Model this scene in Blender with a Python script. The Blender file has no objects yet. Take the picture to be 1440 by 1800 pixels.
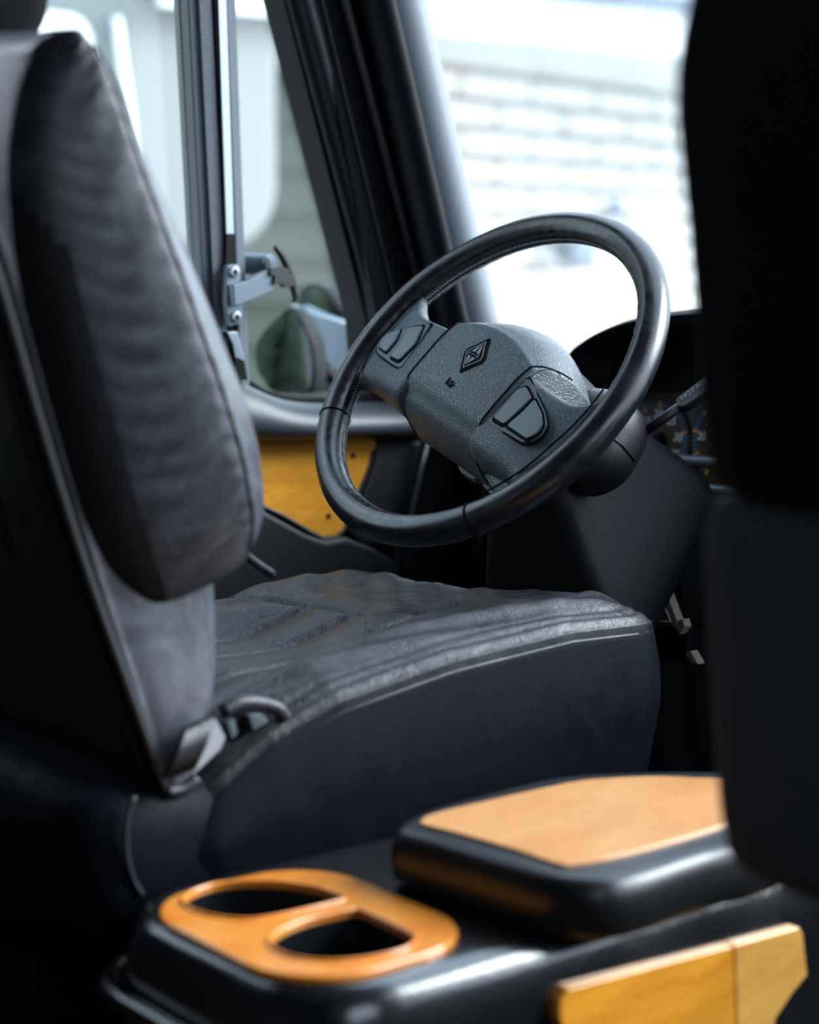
import bpy, bmesh, math, random
from mathutils import Vector, Matrix
random.seed(4)
S = bpy.context.scene
# ------------------------------------------------------------------ camera
FPX = 3450.0                       # focal length in pixels of the 1440 x 1800 frame
HD, PT = math.radians(51.5), math.radians(7.7)
CAM = Vector((1.08, 0.0, 0.85))
RT = Vector((math.cos(HD), math.sin(HD), 0))
FH = Vector((-math.sin(HD), math.cos(HD), 0))
UPV = Vector((0, 0, 1))
FW = FH*math.cos(PT) - UPV*math.sin(PT)
UC = UPV*math.cos(PT) + FH*math.sin(PT)
cd = bpy.data.cameras.new('camera'); cam = bpy.data.objects.new('camera', cd); S.collection.objects.link(cam)
cam.matrix_world = Matrix(((RT.x, UC.x, -FW.x, CAM.x), (RT.y, UC.y, -FW.y, CAM.y), (RT.z, UC.z, -FW.z, CAM.z), (0, 0, 0, 1)))
cd.sensor_fit = 'HORIZONTAL'; cd.sensor_width = 36; cd.lens = FPX/1440*36
cd.clip_start = .05; cd.clip_end = 200
cd.dof.use_dof = True; cd.dof.focus_distance = 2.13; cd.dof.aperture_fstop = 3.5
S.camera = cam
# ------------------------------------------------------------------ world, light, exposure
W = bpy.data.worlds.new('sky'); S.world = W; W.use_nodes = True
nt = W.node_tree; nt.nodes.clear()
wo = nt.nodes.new('ShaderNodeOutputWorld'); bg = nt.nodes.new('ShaderNodeBackground')
tc = nt.nodes.new('ShaderNodeTexCoord'); sp = nt.nodes.new('ShaderNodeSeparateXYZ'); cr = nt.nodes.new('ShaderNodeValToRGB')
nt.links.new(tc.outputs['Generated'], sp.inputs[0]); nt.links.new(sp.outputs['Z'], cr.inputs[0])
cr.color_ramp.elements[0].position = 0; cr.color_ramp.elements[0].color = (.74, .82, .90, 1)
cr.color_ramp.elements[1].position = .6; cr.color_ramp.elements[1].color = (.66, .80, 1, 1)
nt.links.new(cr.outputs[0], bg.inputs[0]); bg.inputs[1].default_value = 3.8
nt.links.new(bg.outputs[0], wo.inputs[0])
# bright hazy sky ahead of the vehicle: a very soft sun behind thin cloud
sl = bpy.data.lights.new('hazy_sun', 'SUN'); sl.energy = 7.5; sl.angle = math.radians(35); sl.color = (.92, .96, 1)
so_ = bpy.data.objects.new('hazy_sun', sl); S.collection.objects.link(so_)
so_.rotation_euler = Vector((.40, .74, .50)).to_track_quat('Z', 'Y').to_euler()
S.view_settings.view_transform = 'Standard'; S.view_settings.look = 'None'
S.view_settings.exposure = 0.0; S.view_settings.gamma = 1; S.view_settings.use_curve_mapping = False
S.cycles.max_bounces = 8; S.cycles.transparent_max_bounces = 12; S.cycles.sample_clamp_indirect = 6

# ------------------------------------------------------------------ geometry on real planes
def ray(x, y): return FW + RT*((x-720)/FPX) - UC*((y-900)/FPX)
def at(x, y, D): return CAM + ray(x, y)*D
def onx(x, y, X): v = ray(x, y); return CAM + v*((X-CAM.x)/v.x)
def ony(x, y, Y): v = ray(x, y); return CAM + v*((Y-CAM.y)/v.y)
def onz(x, y, Z): v = ray(x, y); return CAM + v*((Z-CAM.z)/v.z)

def empty(name, loc=(0, 0, 0), mat=None):
    o = bpy.data.objects.new(name, None); S.collection.objects.link(o); o.empty_display_size = .05
    if mat is not None: o.matrix_world = mat
    else: o.location = loc
    return o
def tag(o, label=None, cat=None, group=None, kind=None):
    if label: o['label'] = label
    if cat: o['category'] = cat
    if group: o['group'] = group
    if kind: o['kind'] = kind
    return o
def mk(name, vs, fs, m, parent=None, smooth=True, loc=None, bevel=0, sub=0, seg=3, autosm=None):
    """one mesh object; vertices are in world space unless loc is given; parent keeps them where they are"""
    me = bpy.data.meshes.new(name)
    me.from_pydata([tuple(v) for v in vs], [], fs); me.materials.append(m)
    bm = bmesh.new(); bm.from_mesh(me); bmesh.ops.recalc_face_normals(bm, faces=bm.faces)
    for f in bm.faces: f.smooth = smooth
    if smooth and autosm:
        for e in bm.edges:
            if len(e.link_faces) == 2 and e.calc_face_angle(0) > math.radians(autosm): e.smooth = False
    bm.to_mesh(me); bm.free()
    o = bpy.data.objects.new(name, me); S.collection.objects.link(o)
    if parent is not None:
        o.parent = parent
    if bevel:
        b = o.modifiers.new('bevel', 'BEVEL'); b.width = bevel; b.segments = seg; b.limit_method = 'ANGLE'; b.angle_limit = math.radians(32); b.harden_normals = False
    if sub:
        s = o.modifiers.new('sub', 'SUBSURF'); s.levels = sub; s.render_levels = sub
    return o
def center(o_list_root, loc):
    pass
def local(parent, vs):
    M = parent.matrix_world.inverted() if parent is not None else Matrix.Identity(4)
    return [M @ Vector(v) for v in vs]
bpy.context.view_layer.update()
def wm(name, vs, fs, m, parent=None, **k):
    """world-space vertices under a parent whose transform is location only or a matrix"""
    if parent is not None:
        bpy.context.view_layer.update(); vs = local(parent, vs)
    return mk(name, vs, fs, m, parent, **k)
def loft_data(secs, closed=True, caps=True):
    vs = []; fs = []; n = len(secs[0])
    for s in secs: vs += list(s)
    for i in range(len(secs)-1):
        for j in range(n if closed else n-1):
            a = i*n+j; b = i*n+(j+1) % n
            fs.append((a, b, b+n, a+n))
    if caps and closed:
        fs.append(tuple(range(n))[::-1]); fs.append(tuple(range((len(secs)-1)*n, len(secs)*n)))
    return vs, fs
def prism_data(poly, off):
    n = len(poly); off = Vector(off)
    vs = [Vector(p) for p in poly] + [Vector(p)+off for p in poly]
    fs = [tuple(range(n))[::-1], tuple(range(n, 2*n))] + [(i, (i+1) % n, (i+1) % n+n, i+n) for i in range(n)]
    return vs, fs
def box_data(c, s, R=None):
    c = Vector(c); h = Vector(s)/2; vs = []
    for x in (-1, 1):
        for y in (-1, 1):
            for z in (-1, 1):
                v = Vector((x*h.x, y*h.y, z*h.z)); vs.append(c + (R @ v if R is not None else v))
    return vs, [(0, 1, 3, 2), (4, 6, 7, 5), (0, 4, 5, 1), (2, 3, 7, 6), (0, 2, 6, 4), (1, 5, 7, 3)]
def join(*ds):
    vs = []; fs = []
    for v, f in ds:
        k = len(vs); vs += list(v); fs += [tuple(i+k for i in q) for q in f]
    return vs, fs
def smooth_path(pts, n=6, closed=False):
    P = [Vector(p) for p in pts]; out = []; N = len(P)
    R = range(N if closed else N-1)
    for i in R:
        p0 = P[(i-1) % N] if closed or i > 0 else P[i]*2-P[i+1]; p1 = P[i]; p2 = P[(i+1) % N]
        p3 = P[(i+2) % N] if closed or i+2 < N else p2*2-p1
        for k in range(n):
            t = k/n
            out.append(.5*((2*p1)+(p2-p0)*t+(2*p0-5*p1+4*p2-p3)*t*t+(3*p1-p0-3*p2+p3)*t**3))
    if not closed: out.append(P[-1])
    return out
def tube_data(pts, r, n=10, closed=False, up=None, flat=1.0):
    P = [Vector(p) for p in pts]; N = len(P); secs = []; prev = None
    for i in range(N):
        if closed: t = (P[(i+1) % N]-P[i-1]).normalized()
        else: t = (P[min(i+1, N-1)]-P[max(i-1, 0)]).normalized()
        if prev is None:
            u0 = Vector(up) if up is not None else (Vector((0, 0, 1)) if abs(t.z) < .9 else Vector((1, 0, 0)))
        else: u0 = prev
        a = (u0 - t*u0.dot(t)).normalized(); b = t.cross(a); prev = a
        rr = r(i/(N-1)) if callable(r) else r
        secs.append([P[i]+a*(rr*math.cos(2*math.pi*k/n))+b*(rr*flat*math.sin(2*math.pi*k/n)) for k in range(n)])
    if closed: secs.append(secs[0]); return loft_data(secs, True, False)
    return loft_data(secs, True, True)
def rrect(w, h, r, n=6, cx=0, cy=0):
    out = []
    for sx, sy, a0 in ((1, 1, 0), (-1, 1, 90), (-1, -1, 180), (1, -1, 270)):
        for k in range(n+1):
            a = math.radians(a0+90*k/n); out.append((cx+sx*(w/2-r)+r*math.cos(a), cy+sy*(h/2-r)+r*math.sin(a)))
    return out
def round_poly(pts, r, n=4):
    """2D polygon with rounded corners"""
    out = []; N = len(pts); P = [Vector((p[0], p[1])) for p in pts]
    for i in range(N):
        a, b, c = P[i-1], P[i], P[(i+1) % N]
        d1 = (a-b); d2 = (c-b); rr = min(r, d1.length*.45, d2.length*.45)
        s = b+d1.normalized()*rr; e = b+d2.normalized()*rr
        for k in range(n+1):
            t = k/n; q = s*(1-t)**2+b*2*t*(1-t)+e*t*t; out.append((q.x, q.y))
    return out

def text(name, body, size, m, parent, M4, shear=0, offs=0, align='LEFT', extr=.0002):
    """lettering as a mesh; M4 is its world matrix"""
    cu = bpy.data.curves.new(name, 'FONT'); cu.body = body; cu.size = size; cu.shear = shear; cu.align_x = align; cu.align_y = 'CENTER'; cu.extrude = extr; cu.offset = offs
    o = bpy.data.objects.new(name, cu); S.collection.objects.link(o); bpy.context.view_layer.update()
    me = bpy.data.meshes.new_from_object(o); bpy.data.objects.remove(o); bpy.data.curves.remove(cu)
    q = bpy.data.objects.new(name, me); S.collection.objects.link(q); me.materials.clear(); me.materials.append(m)
    q.parent = parent; bpy.context.view_layer.update(); q.matrix_parent_inverse = parent.matrix_world.inverted(); q.matrix_basis = M4
    return q

# ------------------------------------------------------------------ materials
def new_mat(name):
    m = bpy.data.materials.new(name); m.use_nodes = True
    return m, m.node_tree, m.node_tree.nodes['Principled BSDF']
def nd(t, k, **a):
    n = t.nodes.new(k)
    for x, y in a.items(): n.inputs[x].default_value = y
    return n
def plain(name, col, rough=.5, metal=0, spec=.5, bump=0, scale=200, coat=0, var=0, sheen=0):
    m, t, b = new_mat(name)
    b.inputs['Base Color'].default_value = (*col, 1); b.inputs['Roughness'].default_value = rough; b.inputs['Metallic'].default_value = metal
    b.inputs['Specular IOR Level'].default_value = spec; b.inputs['Coat Weight'].default_value = coat; b.inputs['Coat Roughness'].default_value = .08
    b.inputs['Sheen Weight'].default_value = sheen
    c = nd(t, 'ShaderNodeTexCoord')
    if bump:
        n = nd(t, 'ShaderNodeTexNoise', Scale=scale, Detail=3.0); t.links.new(c.outputs['Object'], n.inputs['Vector'])
        bp = nd(t, 'ShaderNodeBump', Strength=bump, Distance=.001); t.links.new(n.outputs['Fac'], bp.inputs['Height']); t.links.new(bp.outputs[0], b.inputs['Normal'])
    if var:
        n = nd(t, 'ShaderNodeTexNoise', Scale=12.0, Detail=4.0); t.links.new(c.outputs['Object'], n.inputs['Vector'])
        r = t.nodes.new('ShaderNodeMapRange'); r.inputs['To Min'].default_value = max(0, rough-var); r.inputs['To Max'].default_value = min(1, rough+var)
        t.links.new(n.outputs['Fac'], r.inputs[0]); t.links.new(r.outputs[0], b.inputs['Roughness'])
    return m
def leather(name, col, rough=.4, scale=260, cell=.35, crease=.3, wear=0, spec=.5):
    m, t, b = new_mat(name); L = t.links.new
    b.inputs['Specular IOR Level'].default_value = spec
    c = nd(t, 'ShaderNodeTexCoord')
    v = nd(t, 'ShaderNodeTexVoronoi', Scale=scale); v.feature = 'DISTANCE_TO_EDGE'
    n0 = nd(t, 'ShaderNodeTexNoise', Scale=scale*.4, Detail=3.0, Distortion=.6)
    mx = t.nodes.new('ShaderNodeMix'); mx.data_type = 'VECTOR'; mx.inputs[0].default_value = .005
    L(c.outputs['Object'], n0.inputs['Vector']); L(c.outputs['Object'], mx.inputs[4]); L(n0.outputs['Color'], mx.inputs[5]); L(mx.outputs[1], v.inputs['Vector'])
    n1 = nd(t, 'ShaderNodeTexNoise', Scale=18.0, Detail=6.0, Distortion=1.8, Roughness=.6); L(c.outputs['Object'], n1.inputs['Vector'])
    ma = t.nodes.new('ShaderNodeMath'); ma.operation = 'MINIMUM'; ma.inputs[1].default_value = .12; L(v.outputs['Distance'], ma.inputs[0])
    b1 = nd(t, 'ShaderNodeBump', Strength=cell, Distance=.0022); L(ma.outputs[0], b1.inputs['Height'])
    b2 = nd(t, 'ShaderNodeBump', Strength=crease, Distance=.01); L(n1.outputs['Fac'], b2.inputs['Height']); L(b1.outputs[0], b2.inputs['Normal'])
    L(b2.outputs[0], b.inputs['Normal'])
    r = t.nodes.new('ShaderNodeMapRange'); r.inputs['From Min'].default_value = .3; r.inputs['From Max'].default_value = .7
    r.inputs['To Min'].default_value = rough-.08; r.inputs['To Max'].default_value = rough+.12
    L(n1.outputs['Fac'], r.inputs[0]); L(r.outputs[0], b.inputs['Roughness'])
    rp = t.nodes.new('ShaderNodeValToRGB'); rp.color_ramp.elements[0].color = (*col, 1); rp.color_ramp.elements[1].color = (*[min(1, q*(1+wear)) for q in col], 1)
    rp.color_ramp.elements[0].position = .45; rp.color_ramp.elements[1].position = .75
    L(n1.outputs['Fac'], rp.inputs[0]); L(rp.outputs[0], b.inputs['Base Color'])
    return m
def wood(name, c1, c2, axis=(1, 1, 1), rot=(0, 0, 0), rough=.3, coat=.6):
    m, t, b = new_mat(name); L = t.links.new
    c = nd(t, 'ShaderNodeTexCoord'); mp = t.nodes.new('ShaderNodeMapping'); mp.inputs['Scale'].default_value = axis; mp.inputs['Rotation'].default_value = rot
    L(c.outputs['Object'], mp.inputs[0])
    n = nd(t, 'ShaderNodeTexNoise', Scale=6.0, Detail=8.0, Distortion=1.2, Roughness=.62); L(mp.outputs[0], n.inputs['Vector'])
    n2 = nd(t, 'ShaderNodeTexNoise', Scale=60.0, Detail=4.0); L(mp.outputs[0], n2.inputs['Vector'])
    rp = t.nodes.new('ShaderNodeValToRGB'); e = rp.color_ramp.elements
    e[0].position = .3; e[0].color = (*c1, 1); e[1].position = .62; e[1].color = (*c2, 1)
    mx = t.nodes.new('ShaderNodeMix'); mx.data_type = 'FLOAT'; mx.inputs[0].default_value = .25
    L(n.outputs['Fac'], mx.inputs[2]); L(n2.outputs['Fac'], mx.inputs[3]); L(mx.outputs[0], rp.inputs[0]); L(rp.outputs[0], b.inputs['Base Color'])
    b.inputs['Roughness'].default_value = rough; b.inputs['Coat Weight'].default_value = coat; b.inputs['Coat Roughness'].default_value = .12
    return m
def glass(name, tint=(.90, .94, .925), refl=1.0):
    m = bpy.data.materials.new(name); m.use_nodes = True; t = m.node_tree; t.nodes.clear(); L = t.links.new
    o = t.nodes.new('ShaderNodeOutputMaterial'); tr = nd(t, 'ShaderNodeBsdfTransparent', Color=(*tint, 1)); g = nd(t, 'ShaderNodeBsdfGlossy', Roughness=.02)
    lw = nd(t, 'ShaderNodeLayerWeight', Blend=.5); pw = t.nodes.new('ShaderNodeMath'); pw.operation = 'POWER'; pw.inputs[1].default_value = 5.0
    fr = t.nodes.new('ShaderNodeMapRange'); fr.inputs['To Min'].default_value = .025*refl; fr.inputs['To Max'].default_value = .8
    mx = t.nodes.new('ShaderNodeMixShader'); L(lw.outputs['Facing'], pw.inputs[0]); L(pw.outputs[0], fr.inputs[0])
    L(fr.outputs[0], mx.inputs[0]); L(tr.outputs[0], mx.inputs[1]); L(g.outputs[0], mx.inputs[2]); L(mx.outputs[0], o.inputs[0])
    return m
M = dict(
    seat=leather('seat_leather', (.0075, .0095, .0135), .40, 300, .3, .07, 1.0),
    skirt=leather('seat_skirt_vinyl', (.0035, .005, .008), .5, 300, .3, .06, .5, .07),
    seatlit=leather('smooth_lit_leather', (.055, .060, .074), .31, 300, .25, .05, .8, .8),  # seat leather painted paler where windscreen light falls
    seatpleat=leather('gathered_leather', (.015, .018, .024), .38, 240, .5, .10, 1.0),
    cushion=leather('worn_cushion_leather', (.010, .0105, .0115), .33, 330, .6, .22, 1.6),
    backshell=leather('seat_back_vinyl', (.003, .004, .0055), .6, 300, .3, .15, .3, .25),
    wheel=leather('wheel_leather', (.0055, .007, .009), .28, 420, .10, 0.0, .5, .7),
    pad=leather('airbag_cover_grain', (.064, .086, .096), .37, 250, 1.0, .08, .4),
    button=plain('satin_button', (.075, .105, .118), .34, bump=.1, scale=500),
    bezel=plain('satin_bezel', (.06, .082, .092), .42),
    groove=plain('groove_black', (.001, .001, .002), .7, spec=.08),
    thread=plain('grey_thread', (.30, .34, .37), .7),
    plastic=plain('black_plastic', (.005, .0065, .009), .42, bump=.5, scale=900),
    shroud=plain('shroud_plastic', (.0035, .0045, .0065), .5, bump=.5, scale=700, spec=.3),
    dash=plain('dash_vinyl', (.004, .006, .0075), .6, bump=.5, scale=600, spec=.25),
    pillar=plain('pillar_vinyl', (.012, .015, .020), .40, spec=.7, bump=.35, scale=800),
    rubber=plain('rubber_seal', (.004, .005, .007), .55, spec=.15),
    ribbed=plain('ribbed_seal', (.13, .155, .185), .5),
    alu=plain('brushed_aluminium', (.34, .39, .44), .35, 1.0),
    steel=plain('grey_painted_steel', (.16, .20, .24), .4, .4),
    screw=plain('screw_steel', (.35, .38, .42), .3, 1.0),
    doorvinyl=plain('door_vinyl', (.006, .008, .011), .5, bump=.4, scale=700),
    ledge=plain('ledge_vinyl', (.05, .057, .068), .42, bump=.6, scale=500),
    wood=wood('door_wood', (.60, .235, .018), (.94, .42, .045), (2, 1.2, 6)),
    woodlid=wood('lid_wood', (.66, .28, .085), (.84, .41, .15), (1.5, 1, 1), (0, 0, .9), .32, .8),
    wooddark=wood('dash_wood', (.30, .07, .008), (.55, .16, .02), (2, 2, 2)),
    woodside=wood('console_wood', (.55, .19, .012), (.88, .365, .03), (1, 1.2, 6)),
    woodring=wood('cup_wood', (.74, .20, .018), (.94, .35, .04), (3, 2, 1), (0, 0, .7), .25, 1.0),
    gloss=plain('console_black', (.005, .007, .009), .25, spec=.8, bump=.35, scale=160, coat=.6, var=.08),
    lidblack=plain('lid_black', (.004, .006, .007), .36, spec=.7, var=.06),
    dark=plain('void_black', (.004, .004, .006), .8, spec=.1),
    fabric=plain('seat_fabric', (.030, .042, .055), .75, bump=.4, scale=700, sheen=.1, spec=.2),
    fabricblack=plain('seat_fabric_black', (.0015, .0022, .0035), .85, bump=.3, scale=500, spec=.12),
    carpet=plain('carpet', (.06, .035, .018), .95, bump=1, scale=400),
    cabwall=plain('cab_lining', (.05, .05, .055), .9),
    glass=glass('side_glass'), wind=glass('windscreen_glass', (.97, .99, .99)),
    mirror=plain('mirror_glass', (.8, .85, .86), .03, 1.0),
    white=plain('white_paint', (.80, .83, .84), .35, coat=.3),
    greyseat=plain('belt_webbing', (.03, .035, .045), .6, bump=.6, scale=500),
    paper=plain('tan_card', (.20, .16, .12), .8),
    teal=plain('switch_cap', (.16, .27, .32), .3),
    lever=plain('lever_grey', (.20, .27, .30), .4),
)

# ================================================================== THE GROUND, THE HOUSE AND THE TRAILER OUTSIDE
GZ = -1.0
m, t, b = new_mat('pale_concrete'); c = nd(t, 'ShaderNodeTexCoord'); n = nd(t, 'ShaderNodeTexNoise', Scale=1.2, Detail=8.0)
rp = t.nodes.new('ShaderNodeValToRGB'); rp.color_ramp.elements[0].color = (.62, .62, .60, 1); rp.color_ramp.elements[1].color = (.78, .78, .76, 1)
t.links.new(c.outputs['Object'], n.inputs['Vector']); t.links.new(n.outputs['Fac'], rp.inputs[0]); t.links.new(rp.outputs[0], b.inputs['Base Color']); b.inputs['Roughness'].default_value = .8
M['concrete'] = m
v, f = box_data((-2, 4, GZ-.1), (60, 60, .2)); g = wm('ground', v, f, M['concrete'], smooth=False); tag(g, kind='structure')

K = at(740, 433, 8.5); K.z = 0                         # corner of the house
DB = ray(3200, 433); DB.z = 0; DB.normalize()          # along the brick wall, away from the viewer
DS = Vector((-DB.y, DB.x, 0))                          # along the sided wall, to the left
if DS.dot(RT) > 0: DS = -DS
NB = -DS                                               # outward from the brick wall
# painted block wall
def brick_mat(name, blk, mortar, bw, bh, ms):
    m, t, b = new_mat(name); L = t.links.new
    c = t.nodes.new('ShaderNodeUVMap'); br = t.nodes.new('ShaderNodeTexBrick')
    br.inputs['Scale'].default_value = 1; br.inputs['Brick Width'].default_value = bw; br.inputs['Row Height'].default_value = bh; br.inputs['Mortar Size'].default_value = ms
    br.inputs['Mortar Smooth'].default_value = .2
    br.inputs['Color1'].default_value = (*blk, 1); br.inputs['Color2'].default_value = (*[q*.98 for q in blk], 1); br.inputs['Mortar'].default_value = (*mortar, 1)
    L(c.outputs[0], br.inputs['Vector']); L(br.outputs['Color'], b.inputs['Base Color'])
    bp = nd(t, 'ShaderNodeBump', Strength=.6, Distance=.01); bp.invert = True; L(br.outputs['Fac'], bp.inputs['Height']); L(bp.outputs[0], b.inputs['Normal'])
    b.inputs['Roughness'].default_value = .85
    return m
def wall(name, p, dr, length, z0, z1, m, thick=.2, nrm=None):
    q = p+dr*length; o = -nrm*thick
    base = [p, q, q+o, p+o]
    vs = [Vector((a.x, a.y, z0)) for a in base]+[Vector((a.x, a.y, z1)) for a in base]
    fs = [(0, 1, 5, 4), (1, 2, 6, 5), (2, 3, 7, 6), (3, 0, 4, 7), (4, 5, 6, 7), (3, 2, 1, 0)]
    o = wm(name, vs, fs, m, smooth=False)
    uv = o.data.uv_layers.new(name='UVMap')
    for pl in o.data.polygons:
        for li in pl.loop_indices:
            co = o.data.vertices[o.data.loops[li].vertex_index].co
            uv.data[li].uv = ((co-p).dot(dr)+(co-p).dot(nrm), co.z)
    tag(o, kind='structure'); return o
M['block'] = brick_mat('painted_block', (.66, .66, .64), (.24, .215, .18), .60, .125, .020)
wall('wall_front', K, DB, 5.9, GZ, 1.68, M['block'], nrm=NB)
# siding: shallow overlapping boards as real geometry
m = plain('grey_green_siding', (.135, .148, .118), .7); M['siding'] = m
vs = []; fs = []; z = GZ; i = 0
Q = K+DS*9
while z < 4.2:
    for P_ in (K, Q):
        for (zz, oo) in ((z, .05), (z+.2, .0)):
            a = P_-DB*oo; vs.append(Vector((a.x, a.y, zz)))
    k = len(vs)-4; fs.append((k, k+2, k+3, k+1))
    if i: fs.append((k-3, k-1, k+2, k))
    z += .2; i += 1
sd = wm('wall_back', vs, fs, m, smooth=False); tag(sd, kind='structure')
so = sd.modifiers.new('solid', 'SOLIDIFY'); so.thickness = .02; so.offset = 0
# soffit, fascia and gutter
M['soffit'] = plain('soffit_paint', (.50, .51, .49), .8)
e0 = onz(690, 40, 1.64); e1 = onz(1290, 98, 1.64)
w0 = K+NB*.0-DB*.25; w1 = K+DB*6.2
top = [w0, w1]
def zz(p, z): return Vector((p.x, p.y, z))
ed = (e1-e0); ed.z = 0; ed.normalize()
ea = e0-ed*1.0; eb = e1+ed*1.5
rf = empty('house_roof', zz(K, 1.64)); tag(rf, kind='structure'); rf.name = 'ceiling_eaves'
v, f = prism_data([zz(w0-NB*1.0, 1.64), zz(w1-NB*1, 1.64), zz(eb, 1.64), zz(ea, 1.64)], (0, 0, .05)); wm('soffit', v, f, M['soffit'], rf, smooth=False)
nE = Vector((ed.y, -ed.x, 0))
if nE.dot(CAM-e0) < 0: nE = -nE
v, f = prism_data([zz(ea, 1.62), zz(eb, 1.62), zz(eb+nE*.03, 1.62), zz(ea+nE*.03, 1.62)], (0, 0, .19)); wm('fascia', v, f, M['white'], rf, smooth=False)
v, f = tube_data([zz(ea+nE*.08, 1.83), zz(eb+nE*.08, 1.83)], .055, 14); wm('gutter', v, f, M['steel'], rf)
v, f = prism_data([zz(ea, 1.86), zz(eb, 1.86), zz(w1-NB*2.5, 2.9), zz(w0-NB*2.5, 2.9)], (0, 0, .06)); wm('roof_slope', v, f, plain('roof_sheet', (.4, .42, .44), .7), rf, smooth=False)
# dark downpipe-like corner joints at the far end of the wall
qn = empty('corner_block_column', zz(w1, GZ)); tag(qn, kind='structure'); qn.name = 'trim_1'
pf = K+DB*5.0+NB*.05
for i in range(9):
    zc = .72+i*.125
    # toothed ends of the courses
    a = ony(1208, 433, pf.y); a = at(1207, 433, (pf-CAM).dot(FW)); a.z = zc
    v, f = box_data(a, (.05, .05, .012)); wm('joint', v, f, plain('dark_joint', (.12, .12, .115), .9) if i == 0 else bpy.data.materials['dark_joint'], qn, smooth=False)
v, f = box_data(at(1203, 433, (pf-CAM).dot(FW)).to_2d().to_3d()+Vector((0, 0, 1.2)), (.02, .02, 1.0)); wm('joint', v, f, bpy.data.materials['dark_joint'], qn, smooth=False)

# ---- white box trailer to the left, with a framed window
TX = -4.6
t0 = onx(492, 200, TX); yF = t0.y
tr = empty('box_trailer', (TX, yF-1.5, GZ)); tag(tr, 'white box trailer with a rounded pale window, parked outside the side window', 'trailer')
M['trailer'] = plain('trailer_white', (.225, .225, .22), .45)
zb = onx(480, 438, TX).z
prof = [(yF-4.5+p[0], p[1]) for p in []]
pts = rrect(4.6, 2.6, .22, 6, yF-2.3, zb+1.3)
v, f = prism_data([(TX, p[0], p[1]) for p in pts], (-1.9, 0, 0)); wm('body', v, f, M['trailer'], tr, smooth=False, bevel=.04)
for dy in (-1.7, -2.5):
    ring = [(TX-.1, yF+dy+.33*math.cos(a*math.pi/16), GZ+.33+.33*math.sin(a*math.pi/16)) for a in range(32)]
    v, f = prism_data(ring, (-.22, 0, 0)); wm('wheel', v, f, M['rubber'], tr, bevel=.03)
pts = rrect(3.6, 2.0, .1, 6, yF-2.75, GZ+1.45); v, f = prism_data([(TX-.02, p[0], p[1]) for p in pts], (-1.8, 0, 0)); wm('lower_body', v, f, M['trailer'], tr, smooth=False)
v, f = box_data((TX-.9, yF-2.2, GZ+.45), (1.5, 3.4, .2)); wm('chassis', v, f, M['dark'], tr, smooth=False)
wa = onx(20, 5, TX); wb = onx(205, 275, TX)
def pane_poly(x0, y0, x1, y1, X, r=.09):
    a = onx(x0, y0, X); b_ = onx(x1, y1, X)
    return [(X, p[0], p[1]) for p in rrect(abs(b_.y-a.y), abs(a.z-b_.z), r, 6, (a.y+b_.y)/2, (a.z+b_.z)/2)]
op = pane_poly(-60, -60, 232, 300, TX+.03, .13); ip = pane_poly(-35, 8, 172, 275, TX+.03, .09)
n_ = len(op)
vs = [Vector(p) for p in op]+[Vector(p) for p in ip]+[Vector(p)-Vector((.06, 0, 0)) for p in op]+[Vector(p)-Vector((.06, 0, 0)) for p in ip]
fs = []
for i in range(n_):
    j = (i+1) % n_
    fs += [(i, j, n_+j, n_+i), (i, j, 2*n_+j, 2*n_+i), (n_+i, n_+j, 3*n_+j, 3*n_+i)]
wf = wm('window_frame', vs, fs, plain('frame_greyblue', (.12, .14, .145), .5), tr, bevel=.006)
v, f = prism_data(ip, (-.02, 0, 0)); v = [Vector(p)-Vector((.012, 0, 0)) for p in v]; wm('window_blind', v, f, plain('white_blind', (.93, .93, .92), .6), tr, smooth=False)
v, f = tube_data(smooth_path([onx(205, 30, TX+.06), onx(214, 110, TX+.06), onx(226, 200, TX+.06), onx(234, 285, TX+.06)]), .016, 8)
wm('trim_strip', v, f, M['white'], tr)

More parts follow.
